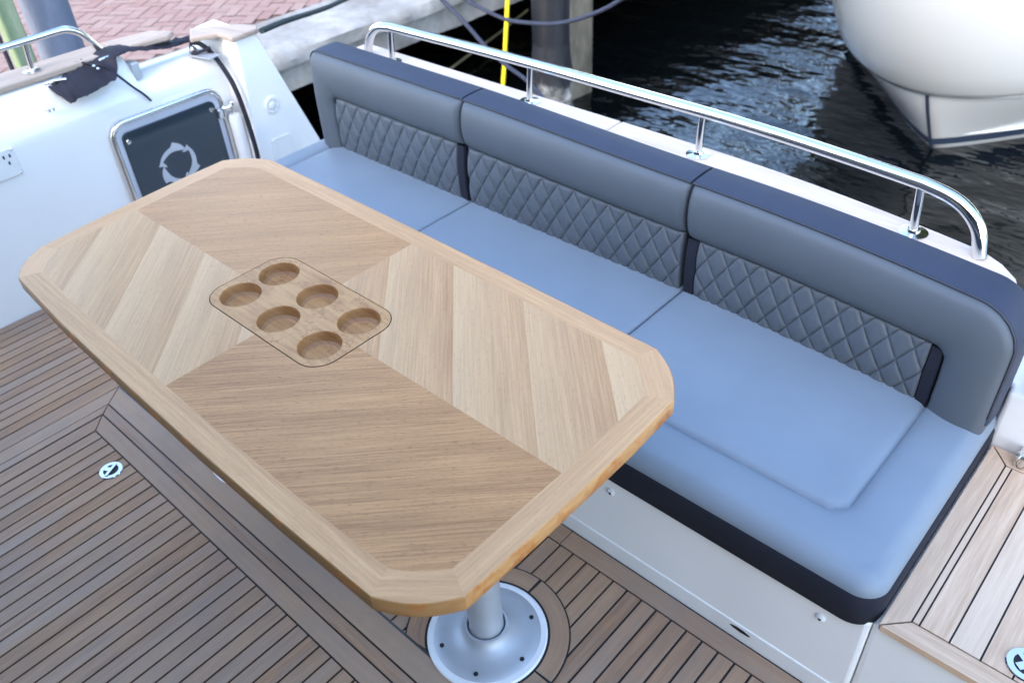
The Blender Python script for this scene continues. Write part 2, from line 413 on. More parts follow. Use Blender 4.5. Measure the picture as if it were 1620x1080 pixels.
tag(tube('slack_rope', smooth_path([(-4.5, 3.6, .55), (-4.1, 3.6, .345), (-3.746, 3.6, .247), (-3.593, 3.6, .215), (-3.419, 3.6, .188), (-3.224, 3.6, .202), (-3.038, 3.6, .233), (-2.861, 3.6, .295), (-2.695, 3.6, .376), (-2.55, 3.6, .47), (-1.6, 3.6, 1.1)]), .0115, M['rope'], n=10),
    'dark blue rope hanging in a slack curve across the black pile', 'rope')
tag(tube('power_cable', smooth_path([(-3.70, 4.0, .75), (-3.773, 4.0, .133), (-3.807, 4.0, -.112), (-3.854, 4.0, -.432), (-3.88, 3.9, -1.05)]), .014, M['yellow'], n=12),
    'bright yellow cable hanging straight down into the dark water', 'cable')
tag(tube('old_rope', [(-5.3, 4.75, -.93), (-5.545, 5.739, -.9), (-5.68, 6.3, -.86)], .012, M['pale'], n=8),
    'thin faded yellowish rope lying low over the dark water under the quay', 'rope')

# ================================================================== NEIGHBOUR BOAT
def neighbour():
    t = thing('moored_motorboat', 'white motorboat with navy boot stripe moored bow first beyond the steel rail', 'boat', (-1.6, 6.5, -1))
    xc = -1.60
    # levels: z, apex y, curvature k, power p, max half beam
    lv = [(-1.6, 6.9, 1.6, 1.15, 1.0), (-1.25, 6.25, 1.45, 1.15, 1.2), (-1.0, 5.93, 1.30, 1.15, 1.35), (-.955, 5.88, 1.28, 1.16, 1.37), (-.885, 5.82, 1.26, 1.18, 1.39),
          (-.75, 5.71, 1.2, 1.3, 1.45), (-.6, 5.59, 1.1, 1.55, 1.5), (-.50, 5.52, 1.06, 1.75, 1.55), (-.455, 5.49, 1.05, 1.85, 1.58),
          (-.45, 5.45, 1.02, 1.85, 1.62), (-.40, 5.39, 1.0, 1.9, 1.66), (-.25, 5.24, 1.03, 1.9, 1.74), (0, 5.03, 1.08, 1.9, 1.84), (.3, 4.83, 1.15, 1.9, 1.9), (.6, 4.66, 1.22, 1.9, 1.93), (1.0, 4.5, 1.3, 1.9, 1.95), (1.3, 4.4, 1.35, 1.9, 1.95)]
    ts = [(-1+2*i/64) for i in range(65)]
    def row(z, ya, k, p, B):
        out = []
        for q in ts:
            dx = B*math.sin(q*PI/2); out.append((xc+.02+dx, ya+k*abs(dx)**p+.10*dx, z))
        L = out[0]; Rr = out[-1]
        return [(L[0], 14, z)]+out+[(Rr[0], 14, z)]
    rows = [row(*l) for l in lv]; n = len(rows[0])
    def part(name, a, b, mat):
        V = [v for r in rows[a:b+1] for v in r]; F = []
        for i in range(b-a):
            for k in range(n-1): F.append((i*n+k, i*n+k+1, (i+1)*n+k+1, (i+1)*n+k))
        return mk(name, V, F, mat, t, auto=60)
    part('hull_bottom', 0, 3, M['hull']); part('boot_stripe', 3, 4, M['hullnavy']); part('lower_hull', 4, 8, M['hull']); part('topsides', 8, 16, M['hull'])
    V = rows[16]; mk('foredeck', V, [tuple(range(n))], M['hull'], t)
    # stem stripe
    V = []; F = []
    for (z, ya, *_r) in lv[2:9]:
        for dx in (-.012, .012): V.append((xc+.02+dx+.001, ya-.010, z))
    for i in range(6): F.append((2*i, 2*i+1, 2*i+3, 2*i+2))
    mk('stem_stripe', V, F, M['hullnavy'], t)
    # spray rails: wedge strips along the bottom
    for sgn, z0 in ((1, -.86), (-1, -.80)):
        P = []
        for k in range(24):
            dx = sgn*(.16+.05*k); f = k/23; z = z0+.02*f
            ya = 5.80; y = ya+1.22*abs(dx)**1.2+.10*dx; wdt = .035*math.sin(min(1, f*2.2)*PI/2)
            P.append([(xc+.02+dx, y+.03, z+.03), (xc+.02+dx+sgn*wdt*.5, y-wdt, z), (xc+.02+dx, y+.03, z-.01)])
        V = [v for q in P for v in q]; F = []
        for k in range(23):
            for j in range(2): F.append((k*3+j, k*3+j+1, k*3+3+j+1, k*3+3+j))
        mk('spray_rail', V, F, M['hull'], t, smooth=False)
neighbour()

# ================================================================== OWN BOAT: SHELL AND DECK
struct(box('cockpit_sole', -3.30, 2.2, -1.6, 1.69, -.30, -.008, M['gel']))
yh = thing('yacht_hull', 'white outer hull of the yacht under the cockpit, seen past the corner moulding', 'hull', (-1, 0, -.3))
prism('hull_shell', [(-3.42, -1.8), (2.2, -1.8), (2.2, 1.94), (-2.58, 1.94), (-2.66, 1.60), (-3.36, 1.56)], -1.3, -.31, M['gel'], yh)

CW = .0058   # caulk half gap
def deck():
    its = []
    # main sole, planks along Y, from the hatch seam to the margin board by the locker
    x = -3.02; P = .0425
    while x < 2.1:
        its.append((R4(x+CW/2, x+P-CW/2, (.6095), 1.043), 'y')); x += P
    its.append((R4(-2.64, -.90, 1.0475, 1.098), 'x')); its.append((R4(-.897, 2.1, 1.0475, 1.098), 'x'))
    its.append((R4(-3.02, -2.645, 1.0475, 1.098), 'x'))
    # left field, beyond the hatch
    x = -3.02
    while x < -2.50:
        its.append((R4(x+CW/2, x+P-CW/2, -1.34, .609), 'y')); x += P
    its.append((R4(x+CW/2, -2.412, -1.34, .609), 'y'))
    its.append((R4(-3.056, -3.0225, -1.34, 1.10), 'y'))
    # surround of the hatch: wide board then narrow board, mitred
    its.append(([(-2.4085, .609), (-2.3555, .5435), (1.9, .5435), (1.9, .6035), (-2.40, .6035)], 'x', 1.5))
    its.append(([(-2.409, .604), (-2.409, -1.34), (-2.3585, -1.34), (-2.3585, .541)], 'y', 1.3))
    its.append(([(-2.352, .5385), (-2.322, .508), (1.9, .508), (1.9, .5385)], 'x'))
    its.append(([(-2.355, .537), (-2.355, -1.34), (-2.3275, -1.34), (-2.3275, .507)], 'y'))
    return boards('teak_planking', its, 0, M['deck'], seed=4)
struct(mk('caulk_bed', [(-3.06, -1.34, -.004), (2.1, -1.34, -.004), (2.1, 1.104, -.004), (-3.06, 1.104, -.004)], [(0, 1, 2, 3)], M['caulk']))
struct(deck())
struct(mk('gasket', [(-2.41, .600, -.0015), (2, .600, -.0015), (2, .613, -.0015), (-2.41, .613, -.0015)], [(0, 1, 2, 3)], plain('grey_gasket', (.07, .085, .085), .6)))
hp = thing('deck_hatch', 'large planked teak deck hatch with mitred margin boards and flush lifting ring', 'hatch', (-1.5, -.3, 0))
its = [([(-2.318, .503), (-2.27, .4575), (1.9, .4575), (1.9, .503)], 'x', 1.1), ([(-2.319, .499), (-2.319, -1.34), (-2.2735, -1.34), (-2.2735, .4555)], 'y')]
x = -2.2685
while x < 1.9:
    its.append((R4(x+.0032, x+.0433-.0032, -1.34, .4528), 'y')); x += .0433
boards('hatch_planking', its, .0006, M['deck'], hp, seed=9)
def flush_ring(loc, r, label, par=None, rot=0):
    t = par or thing('lifting_ring', label, 'deck fitting', loc)
    c = Vector(loc)
    lathe('bezel', c, [(r*.62, .001), (r*.64, .0035), (r*.95, .0035), (r, .0012)], M['steel'], t, 40)
    lathe('recess', c, [(r*.63, .0018), (.0001, .0015)], M['dark'], t, 32)
    ca, sa = math.cos(rot), math.sin(rot)
    v, f = boxg(-r*.12, r*.12, -r*.72, r*.72, .002, .006); v2, f2 = boxg(-r*.55, r*.0, -r*.2, r*.2, .002, .0055)
    v, f = join((v, f), (v2, f2)); v = [Vector((c.x+a*ca-b*sa, c.y+a*sa+b*ca, c.z+d)) for a, b, d in v]
    mk('pull_bar', v, f, M['steel'], t)
    return t
hr_ = thing('lifting_ring', 'small oval steel flush lifting ring set in the planked deck hatch', 'deck fitting', (-2.07, .405, .0008))
flush_ring((-2.07, .405, .0008), .034, '', hr_, .5)

# ================================================================== BULWARK (left side)
bw = thing('bulwark', 'white moulded bulwark along the cockpit side with teak capping rail', 'bulwark', (-3.1, .5, 0))
prof = [(-3.06, -.01), (-3.06, .06), (-3.06, .30), (-3.06, .58), (-3.062, .61), (-3.07, .635), (-3.085, .655), (-3.11, .69), (-3.125, .712), (-3.14, .728), (-3.16, .738), (-3.30, .738), (-3.34, .70), (-3.36, -.3), (-3.36, -1.1)]
def extr(name, prof, ys, mat, parent, fn=None):
    V = []; F = []; n = len(prof)
    for y in ys:
        for i, (x, z) in enumerate(prof):
            V.append(fn(x, y, z) if fn else (x, y, z))
    for j in range(len(ys)-1):
        for i in range(n-1): F.append((j*n+i, (j+1)*n+i, (j+1)*n+i+1, j*n+i+1))
    F.append(tuple(range(n))); F.append(tuple(range((len(ys)-1)*n, len(ys)*n))[::-1])
    return mk(name, V, F, mat, parent, auto=35)
extr('side_moulding', prof, [-1.8, -.5, .5, 1.0, 1.27], M['gel'], bw)
prof2 = [(-3.06, -.01), (-3.06, .58), (-3.063, .61), (-3.075, .633), (-3.10, .652), (-3.14, .668), (-3.20, .672), (-3.22, .66), (-3.23, -.3), (-3.23, -1.1)]
extr('gate_moulding', prof2, [1.27, 1.4, 1.62], M['gel'], bw)
def wood_poly(name, poly, z, th, mat, parent, ang=0, seed=1, bevel=.006):
    rnd = random.Random(seed); n = len(poly); ca, sa = math.cos(ang), math.sin(ang); o1, o2 = rnd.random()*9, rnd.random()*9
    V = [(x, y, z-th) for x, y in poly]+[(x, y, z) for x, y in poly]
    F = [tuple(range(n))[::-1], tuple(range(n, 2*n))]+[(i, (i+1) % n, n+(i+1) % n, n+i) for i in range(n)]
    U = [[(V[i][0]*ca+V[i][1]*sa+o1, -V[i][0]*sa+V[i][1]*ca+o2+V[i][2]) for i in f] for f in F]
    return mk(name, V, F, mat, parent, uvs=U, tones=[rnd.random()]*len(F), bevel=bevel)
wood_poly('teak_cap', [(-3.145, -1.8), (-3.145, 1.262), (-3.285, 1.262), (-3.285, -1.8)], .762, .022, M['capw2'], bw, PI/2, 1)
wood_poly('teak_cap', [(-3.145, 1.265), (-3.15, 1.30), (-3.135, 1.46), (-3.165, 1.50), (-3.25, 1.45), (-3.285, 1.265)], .762, .02, M['capw2'], bw, PI/2, 2)
wood_poly('teak_cap', [(-3.165, 1.566), (-3.05, 1.708), (-2.98, 1.745), (-2.935, 1.722), (-2.928, 1.600), (-3.023, 1.600), (-3.065, 1.505)], .752, .020, M['capw2'], bw, .2, 3)
box('hinge_block', -3.14, -3.09, 1.27, 1.30, .66, .72, M['alu'], bw, .004)
# corner fin beside the sofa
v, f = prismg([(1.598, -.3), (1.602, .30), (1.618, .728), (1.716, .735), (1.906, .228), (2.0, -.10), (2.02, -.3)], -3.24, -2.95, 'x')
o = mk('corner_fin', v, f, M['gel'], bw); bm = bmesh.new(); bm.from_mesh(o.data); bmesh.ops.recalc_face_normals(bm, faces=bm.faces); bm.to_mesh(o.data); bm.free()
b = o.modifiers.new('bevel', 'BEVEL'); b.width = .012; b.segments = 4; b.limit_method = 'ANGLE'
for p in o.data.polygons: p.use_smooth = True
o.data.set_sharp_from_angle(angle=math.radians(40))
# recess plate by the fin top
pp = thing('latch_plate', 'small steel latch plate at the top corner of the bulwark beside the fin', 'deck fitting', (-3.08, 1.54, .67))
v, f = prismg([(-3.14, 1.565), (-3.02, 1.590), (-3.01, 1.535), (-3.12, 1.505)], .672, .677); mk('plate', v, f, M['alu'], pp)
lathe('knob', (-3.11, 1.53, .677), [(.014, 0), (.014, .018), (.008, .026)], M['steel'], pp, 20)

# short steel handrail on the bulwark
hl = thing('side_handrail', 'short polished steel handrail on the teak capped bulwark at far left', 'handrail', (-3.2, .9, .76))
tube('rail', fillet([(-3.20, -.6, .862), (-3.20, 1.01, .864), (-3.20, 1.16, .866), (-3.20, 1.225, .762)], .07, 10), .0125, M['steel'], hl, 20)
tube('stanchion', [(-3.20, .975, .765), (-3.20, .985, .858)], .009, M['steel'], hl)
lathe('flange', (-3.20, .972, .763), [(.03, 0), (.03, .003), (.012, .006), (.011, .01)], M['steel'], hl, 24)

# ---- gate frame with smoked panel and emblem
gt = thing('side_gate', 'boarding gate with steel tube frame and smoked panel bearing a ring emblem', 'gate', (-3.05, 1.32, .3))
def rrect(y0, y1, z0, z1, r, n=8):
    out = []
    for cy, cz, a0 in ((y1-r, z1-r, 0), (y0+r, z1-r, 90), (y0+r, z0+r, 180), (y1-r, z0+r, 270)):
        for k in range(n+1):
            a = math.radians(a0+90*k/n); out.append((cy+r*math.cos(a), cz+r*math.sin(a)))
    return out
fr = rrect(1.098, 1.548, .02, .552, .055); fr.append(fr[0])
tube('frame', [(-3.043, y, z) for y, z in fr], .0105, M['steel'], gt, 16)
prism('border_panel', rrect(1.108, 1.54, .03, .545, .045), -3.056, -3.048, M['frost'], gt, 'x')
prism('smoked_panel', rrect(1.128, 1.518, .05, .512, .025), -3.0475, -3.040, M['panel'], gt, 'x', .002)
for y, z in ((1.146, .478), (1.498, .478)):
    lathe('screw', (-3.0395, y, z), [(.009, 0), (.009, .003), (.003, .005)], M['steel'], gt, 16, (1, 0, 0))
def emblem():
    cy, cz = 1.305, .324
    sil = [(-.0034, .0903), (.0074, .0864), (.0176, .0807), (.0273, .0731), (.034, .0655), (.0411, .0545), (.0452, .0433), (.0368, .0461), (.0257, .0495), (.0128, .0525), (-.0002, .0547), (-.0125, .0542),
           (-.0256, .0512), (-.0364, .046), (-.0477, .0393), (-.0558, .0331), (-.0599, .028), (-.0536, .0219), (-.0492, .0126), (-.0488, .005), (-.0551, .0085), (-.0625, .0136), (-.0706, .016), (-.0796, .0177),
           (-.0739, .0257), (-.0689, .034), (-.0607, .0469), (-.0499, .0573), (-.039, .0647), (-.0267, .0701), (-.0148, .0742), (-.0069, .0814)]
    V = []; F = []
    for k in range(3):
        n0 = len(V)
        pts = []
        c_, s_ = math.cos(math.radians(-118*k)), math.sin(math.radians(-118*k))
        for a, r in sil: pts.append((cy+a*c_-r*s_, cz+a*s_+r*c_))
        n = len(pts)
        for y, z in pts: V.append((-3.0395, y, z))
        for y, z in pts: V.append((-3.0385, y, z))
        F.append(tuple(n0+i for i in range(n))[::-1]); F.append(tuple(n0+n+i for i in range(n)))
        for i in range(n): F.append((n0+i, n0+(i+1) % n, n0+n+(i+1) % n, n0+n+i))
    return mk('emblem', V, F, M['logo'], gt)
emblem()

# gas strut / white cylinder beside the gate
gs = thing('gate_strut', 'white cylinder strut with steel fitting beside the smoked gate panel', 'strut', (-3.0, 1.59, .2))
lathe('cylinder', (-3.02, 1.578, .10), [(.024, 0), (.026, .01), (.026, .325), (.021, .338)], M['gel2'], gs, 28)
tube('pin', [(-3.02, 1.578, .43), (-3.02, 1.578, .475)], .006, M['steel'], gs)
tube('link', [(-3.045, 1.530, .462), (-3.02, 1.56, .470), (-3.02, 1.582, .478)], .010, M['steel'], gs)
lathe('cap_nut', (-3.02, 1.581, .476), [(.012, 0), (.012, .01), (.006, .016)], M['steel'], gs, 20)
box('bracket', -3.055, -3.02, 1.515, 1.545, .435, .475, M['steel'], gs, .005)

# sockets and small fittings
sk = thing('power_socket', 'white double power socket plate low on the bulwark wall at far left', 'socket', (-3.06, .735, .55))
box('plate', -3.060, -3.052, .655, .775, .500, .600, M['gel2'], sk, .004)
for y, z in ((.675, .575), (.70, .575), (.688, .555), (.735, .575), (.755, .575), (.745, .552)): box('pin_slot', -3.0525, -3.0515, y-.003, y+.003, z-.006, z+.006, M['dark'], sk)
for z in (.508, .592): lathe('screw', (-3.0520, .766, z), [(.004, 0), (.004, .001), (.001, .002)], M['steel'], sk, 12, (1, 0, 0))
sh = thing('shower_cap', 'round white raised cap on the white corner fin beside the sofa', 'cap', (-2.95, 1.713, .447))
lathe('bezel', (-2.95, 1.713, .447), [(.036, -.002), (.036, .004), (.030, .009), (.024, .009), (.022, .003), (.001, .003)], M['gel2'], sh, 40, (1, 0, 0))
lathe('button', (-2.95, 1.711, .447), [(.017, .003), (.017, .009), (.012, .012), (.001, .012)], M['gel2'], sh, 32, (1, 0, 0))
o = prism('access_cover', rrect(1.67, 1.765, .215, .31, .015), -2.953, -2.945, M['gel2'], None, 'x', .002)
tag(o, 'small square white cover plate on the corner fin just above the sofa', 'cover')

# black canvas, straps and cables on the coaming
def canvas():
    V = []; F = []; nu, nv = 60, 14
    ctr = [(-3.065, .985, .703), (-3.075, 1.06, .715), (-3.10, 1.14, .722), (-3.145, 1.20, .752), (-3.16, 1.28, .755), (-3.165, 1.36, .735), (-3.175, 1.45, .715), (-3.18, 1.58, .705)]
    wd = [.056, .066, .068, .060, .054, .050, .042, .026]
    P = smooth_path(ctr, 9); nP = len(P)
    for i, p in enumerate(P):
        u = i/(nP-1)*(len(wd)-1); k = min(int(u), len(wd)-2); wdt = wd[k]+(wd[k+1]-wd[k])*(u-k)
        d = (P[min(i+1, nP-1)]-P[max(i-1, 0)]).normalized(); a = Vector((d.y, -d.x, 0)).normalized()
        # lie on the sloping coaming: the inboard side is lower
        for j in range(nv):
            t_ = 2*PI*j/nv; s = math.cos(t_); hgt = math.sin(t_)
            edge = 1+.28*noise.noise(Vector((i*.35, s*2, 3)))
            lump = .010*noise.noise(Vector((i*.33, j*.8, 1)))+.006*noise.noise(Vector((i*.9, j*1.7, 5)))
            q = p+a*s*wdt*edge; z = p.z+(-.30*s*wdt if u < 2.6 else 0)+hgt*(.010 if hgt > 0 else .003)+abs(lump)
            V.append((q.x, q.y, z))
    for i in range(nP-1):
        for j in range(nv): F.append((i*nv+j, i*nv+(j+1) % nv, (i+1)*nv+(j+1) % nv, (i+1)*nv+j))
    F.append(tuple(range(nv))[::-1]); F.append(tuple(range((nP-1)*nv, nP*nv)))
    return mk('folded_canvas', V, F, M['cloth'], auto=60)
cv = thing('folded_canvas', 'crumpled black canvas strip lying along the white coaming beside the handrail', 'canvas', (-3.1, 1.2, .7))
o = canvas(); o.name = 'cloth'; o.parent = cv; o.matrix_parent_inverse = Matrix.Translation(-Vector(cv.location))
for loc in ((-3.10, 1.145, .748), (-3.085, 1.15, .740), (-3.155, 1.47, .735)):
    lathe('snap_stud', loc, [(.006, 0), (.006, .003), (.003, .006)], M['steel'], cv, 14)
tag(tube('thin_cord', smooth_path([(-3.13, 1.045, .722), (-3.175, 1.07, .742), (-3.165, 1.11, .758), (-3.12, 1.15, .750), (-3.085, 1.18, .735), (-3.055, 1.235, .655), (-3.045, 1.262, .62), (-3.05, 1.282, .588)]), .0045, M['cloth'], n=8),
    'thin black cord looping over the canvas and hanging down the white coaming', 'cord')
tag(tube('thick_cable', smooth_path([(-3.20, 1.575, .69), (-3.127, 1.575, .695), (-3.05, 1.575, .668), (-2.993, 1.58, .605), (-2.962, 1.583, .541), (-2.945, 1.585, .453), (-2.936, 1.585, .376), (-2.932, 1.585, .286), (-2.935, 1.58, .15), (-2.94, 1.58, .012)]), .0095, M['cloth'], n=12),
    'thick black cable hanging down the corner between gate strut and white fin', 'cable')
tag(tube('strap_loop', smooth_path([(-3.15, 1.56, .73), (-3.13, 1.53, .69), (-3.10, 1.52, .682), (-3.07, 1.54, .69), (-3.05, 1.57, .70)]), .006, M['cloth'], n=8),
    'short black strap loop below the teak corner cap', 'strap')
def cleat(c, label, s=1):
    t = thing('cleat', label, 'cleat', c); c = Vector(c)
    V, F = join(tubeg([c+Vector((-.01*s, -.035*s, .018*s)), c+Vector((.0, 0, .022*s)), c+Vector((.01*s, .035*s, .018*s))], .006*s, 12))
    mk('horn', V, F, M['steel'], t, auto=50)
    for q in (-.014, .014): tube('foot', [c+Vector((0, q*s, 0)), c+Vector((0, q*s, .02*s))], .006*s, M['steel'], t, 12)
    return t
cleat((-3.115, 1.005, .718), 'small steel cleat on the coaming at the left end of the black canvas')
cleat((-3.12, 1.215, .735), 'small steel cleat on the coaming at the right of the black canvas')
cleat((-3.072, .945, .66), 'tiny steel hook below the left end of the black canvas', .55)

# ================================================================== TRANSOM LOCKER + CAP + RAIL
def yb(x): return -.045*max(0, (x+1.0)/.8)**2          # the aft end bows forward a little at its right
tl = thing('transom_moulding', 'white transom moulding with bleached teak capping behind the sofa', 'transom', (-1.4, 1.9, 0))
xs = [-2.60+.08*i for i in range(30)]+[-.235, -.20, -.175]
def capw_(x):
    return 1.0 if x < -.36 else math.sqrt(max(0, 1-((x+.36)/.125)**2))
# moulding body follows the bow
V = []; F = []
prof3 = [(1.80, -.3), (1.80, .655), (1.985, .655), (1.975, -.3), (1.96, -1.2)]
xx = [-2.60+.1*i for i in range(24)]+[-.27]
for x in xx:
    for (y, z) in prof3: V.append((x, y+yb(x) if y < 1.9 else y-.012-.085*max(0, (x+1.2)/.8)**2, z))
n = 5
for i in range(len(xx)-1):
    for k in range(n): F.append((i*n+k, i*n+(k+1) % n, (i+1)*n+(k+1) % n, (i+1)*n+k))
F.append(tuple(range(n))); F.append(tuple(range((len(xx)-1)*n, len(xx)*n))[::-1])
o = mk('moulding', V, F, M['gel'], tl); bm = bmesh.new(); bm.from_mesh(o.data); bmesh.ops.recalc_face_normals(bm, faces=bm.faces); bm.to_mesh(o.data); bm.free()
def cap_poly(x0, x1):
    a = []; b = []; n = max(4, int((x1-x0)/.04))
    for i in range(n+1):
        x = x0+(x1-x0)*i/n; e = 1.985-.07*max(0, (x+1.2)/.8)**2
        if x > -.36: e -= .16*(1-math.sqrt(max(0, 1-((x+.36)/.157)**2)))
        a.append((x, 1.76+yb(x))); b.append((x, e))
    return a+b[::-1]
wood_poly('teak_cap', cap_poly(-2.62, -1.421), .682, .026, M['capw'], tl, 0, 5, .005)
wood_poly('teak_cap', cap_poly(-1.4175, -.205), .682, .026, M['capw'], tl, 0, 6, .005)
rl = thing('stern_handrail', 'long polished steel handrail on four stanchions along the stern behind the sofa', 'handrail', (-1.4, 1.93, .68))
def ry(x): return 1.938-.03*max(0, (-1.7-x)/.8)**1.5-.065*max(0, (x+1.1)/.75)**1.6
RZ_ = .805
main = smooth_path([(x, ry(x), RZ_) for x in (-2.38, -2.2, -2.0, -1.7, -1.4, -1.1, -.9, -.7, -.58, -.50)], 5)
left = smooth_path([(-2.527, 1.91, .683), (-2.505, 1.91, .735), (-2.478, 1.91, .772), (-2.44, 1.912, .795), tuple(main[0])], 6)[:-1]
right = smooth_path([tuple(main[-1]), (-.438, ry(-.438), .798), (-.392, ry(-.39), .780), (-.355, ry(-.355), .742), (-.337, ry(-.335), .683)], 7)[1:]
tube('rail', left+main+right, .0165, M['steel'], rl, 24)
for i, (x, tilt) in enumerate(((-2.385, .006), (-1.745, .004), (-1.115, .0), (-.492, -.012))):
    y = ry(x)-.008
    zt = .788
    tube('stanchion', [(x, y, .684), (x+tilt, y+.006, zt+.012)], .0105, M['steel'], rl, 18)
    lathe('flange', (x, y, .6825), [(.034, 0), (.034, .003), (.016, .006), (.014, .012)], M['steel'], rl, 28)
V = []; F = []

# ================================================================== SOFA
sf = thing('sofa', 'long cockpit sofa in grey blue vinyl with navy trim and diamond quilted backrests', 'sofa', (-1.4, 1.4, 0))
box('locker_base', -2.66, -.164, 1.106, 1.80, -.004, .300, M['gel'], sf, .010)
box('kick_strip', -2.66, -.164, 1.1025, 1.112, -.004, .052, M['gel2'], sf, .0025)
for x, z in ((-.784, .232), (-.254, .238)):
    lathe('snap_cap', (x, 1.1065, z), [(.010, 0), (.010, -.004), (.006, -.007), (.0035, -.007)], M['gel2'], sf, 20, (0, 1, 0))
    lathe('snap_cap', (x, 1.1065, z), [(.0032, -.0065), (.0032, -.0078), (.001, -.0078)], M['dark'], sf, 12, (0, 1, 0))
v, f = prismg([(-.437, .037), (-.43, .033), (-.41, .030), (-.39, .032), (-.384, .036), (-.40, .041), (-.42, .042)], 1.1015, 1.104, 'y'); mk('vent_slot', v, f, M['dark'], sf)

SEAMS = [-2.62, -1.805, -.985, -.158]
def seat(i):
    x0, x1 = SEAMS[i]+.003, SEAMS[i+1]-.003
    NX, NY = 130, 120; yf0 = 1.094; yb0 = 1.735; r = .055; V = []; F = []
    first = i == 0; last = i == 2
    def yfront(x):
        y = yf0
        if last and x > x1-r: y = yf0+r-math.sqrt(max(0, r*r-(x-(x1-r))**2))
        return y
    X = [x0+(x1-x0)*(.5-.5*math.cos(PI*k/NX)) for k in range(NX+1)]
    Yt = [(.5-.5*math.cos(PI*k/NY)) for k in range(NY+1)]
    for x in X:
        yf = yfront(x)
        for t_ in Yt:
            y = yf+(yb0-yf)*t_
            df = y-yf0; dr = (x1-x) if last else 9; dl = (x-x0) if first else 9
            d = min(df, dr, dl)
            if last and df < r and dr < r: d = r-math.hypot(r-df, r-dr)
            R = .040
            R = .05
            if d < .16:
                a, bb = .138-df, .138-dr; c_ = .10-dl
                u = max(a+R, 0); v_ = max(bb+R, 0)
                sd = math.hypot(u, v_)-R+min(max(a, bb)+R, 0) if last else a
                if first: sd = max(sd, c_)
            else:
                a, bb, c_ = .138-df, .138-dr, .10-dl; u = max(a+R, 0); v_ = max(bb+R, 0)
                sd = (math.hypot(u, v_)-R+min(max(a, bb)+R, 0)) if last else a
                if first: sd = max(sd, c_)
            e_ = min(1, max(0, d)/.045); round_ = math.sqrt(max(0, 1-(1-e_)**2))
            z = .368+.040*round_
            if sd > 0: z += .005*math.sin(min(1, sd/.138)*PI)*min(1, d/.03)         # puffed bolster
            else: z += .004*(1-math.exp(sd/.03))
            z -= .0080*math.exp(-(sd/.0055)**2) + .004*math.exp(-(sd/.018)**2)
            z += .0016*noise.noise(Vector((x*45, y*45, 2)))*math.exp(-abs(sd)/.016)+.0022*noise.noise(Vector((x*2.2, y*9, 5+i)))
            ds = min((x-x0) if not first else 9, (x1-x) if not last else 9)
            z -= .007*math.exp(-ds/.006)
            z += .0016*noise.noise(Vector((x*4, y*4, i*3)))
            V.append((x, y, z))
    m_ = NY+1
    for a in range(NX):
        for b_ in range(NY): F.append((a*m_+b_, (a+1)*m_+b_, (a+1)*m_+b_+1, a*m_+b_+1))
    # drop the rim down inside the band
    rim = [k*m_ for k in range(NX+1)]+[NX*m_+k for k in range(1, m_)]+[k*m_+NY for k in range(NX-1, -1, -1)]+[k for k in range(NY-1, 0, -1)]
    base = len(V)
    for q in rim: V.append((V[q][0], V[q][1], .31))
    L = len(rim)
    for k in range(L): F.append((rim[(k+1) % L], rim[k], base+k, base+(k+1) % L))
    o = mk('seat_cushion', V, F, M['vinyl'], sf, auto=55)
    # navy side band
    pts = [(x0+.001, yf0)]
    if last:
        pts += [(x1-r, yf0)]+[(x1-r+r*math.sin(a*PI/16), yf0+r-r*math.cos(a*PI/16)) for a in range(1, 9)]+[(x1, yb0-.02)]
    else: pts += [(x1-.001, yf0)]
    if first: pts = [(x0, yb0-.02)]+pts
    P = []
    for k, (x, y) in enumerate(pts):
        a = Vector(pts[max(k-1, 0)]); c = Vector(pts[min(k+1, len(pts)-1)]); d = (c-a).normalized(); P.append((x, y, d.y, -d.x))
    pr = [(-.012, .286), (.001, .286), (.0045, .292), (.006, .33), (.004, .364), (.0, .371), (-.006, .372)]
    V = []; F = []
    for (x, y, nx, ny) in P:
        for (o_, z) in pr: V.append((x+nx*o_, y+ny*o_, z))
    nn = len(pr)
    for k in range(len(P)-1):
        for j in range(nn-1): F.append((k*nn+j, (k+1)*nn+j, (k+1)*nn+j+1, k*nn+j+1))
    c2 = mk('side_band', V, F, M['navy'], o, auto=40)
    # dark piping in the seam line between band and top
    return o
for i in range(3): seat(i)

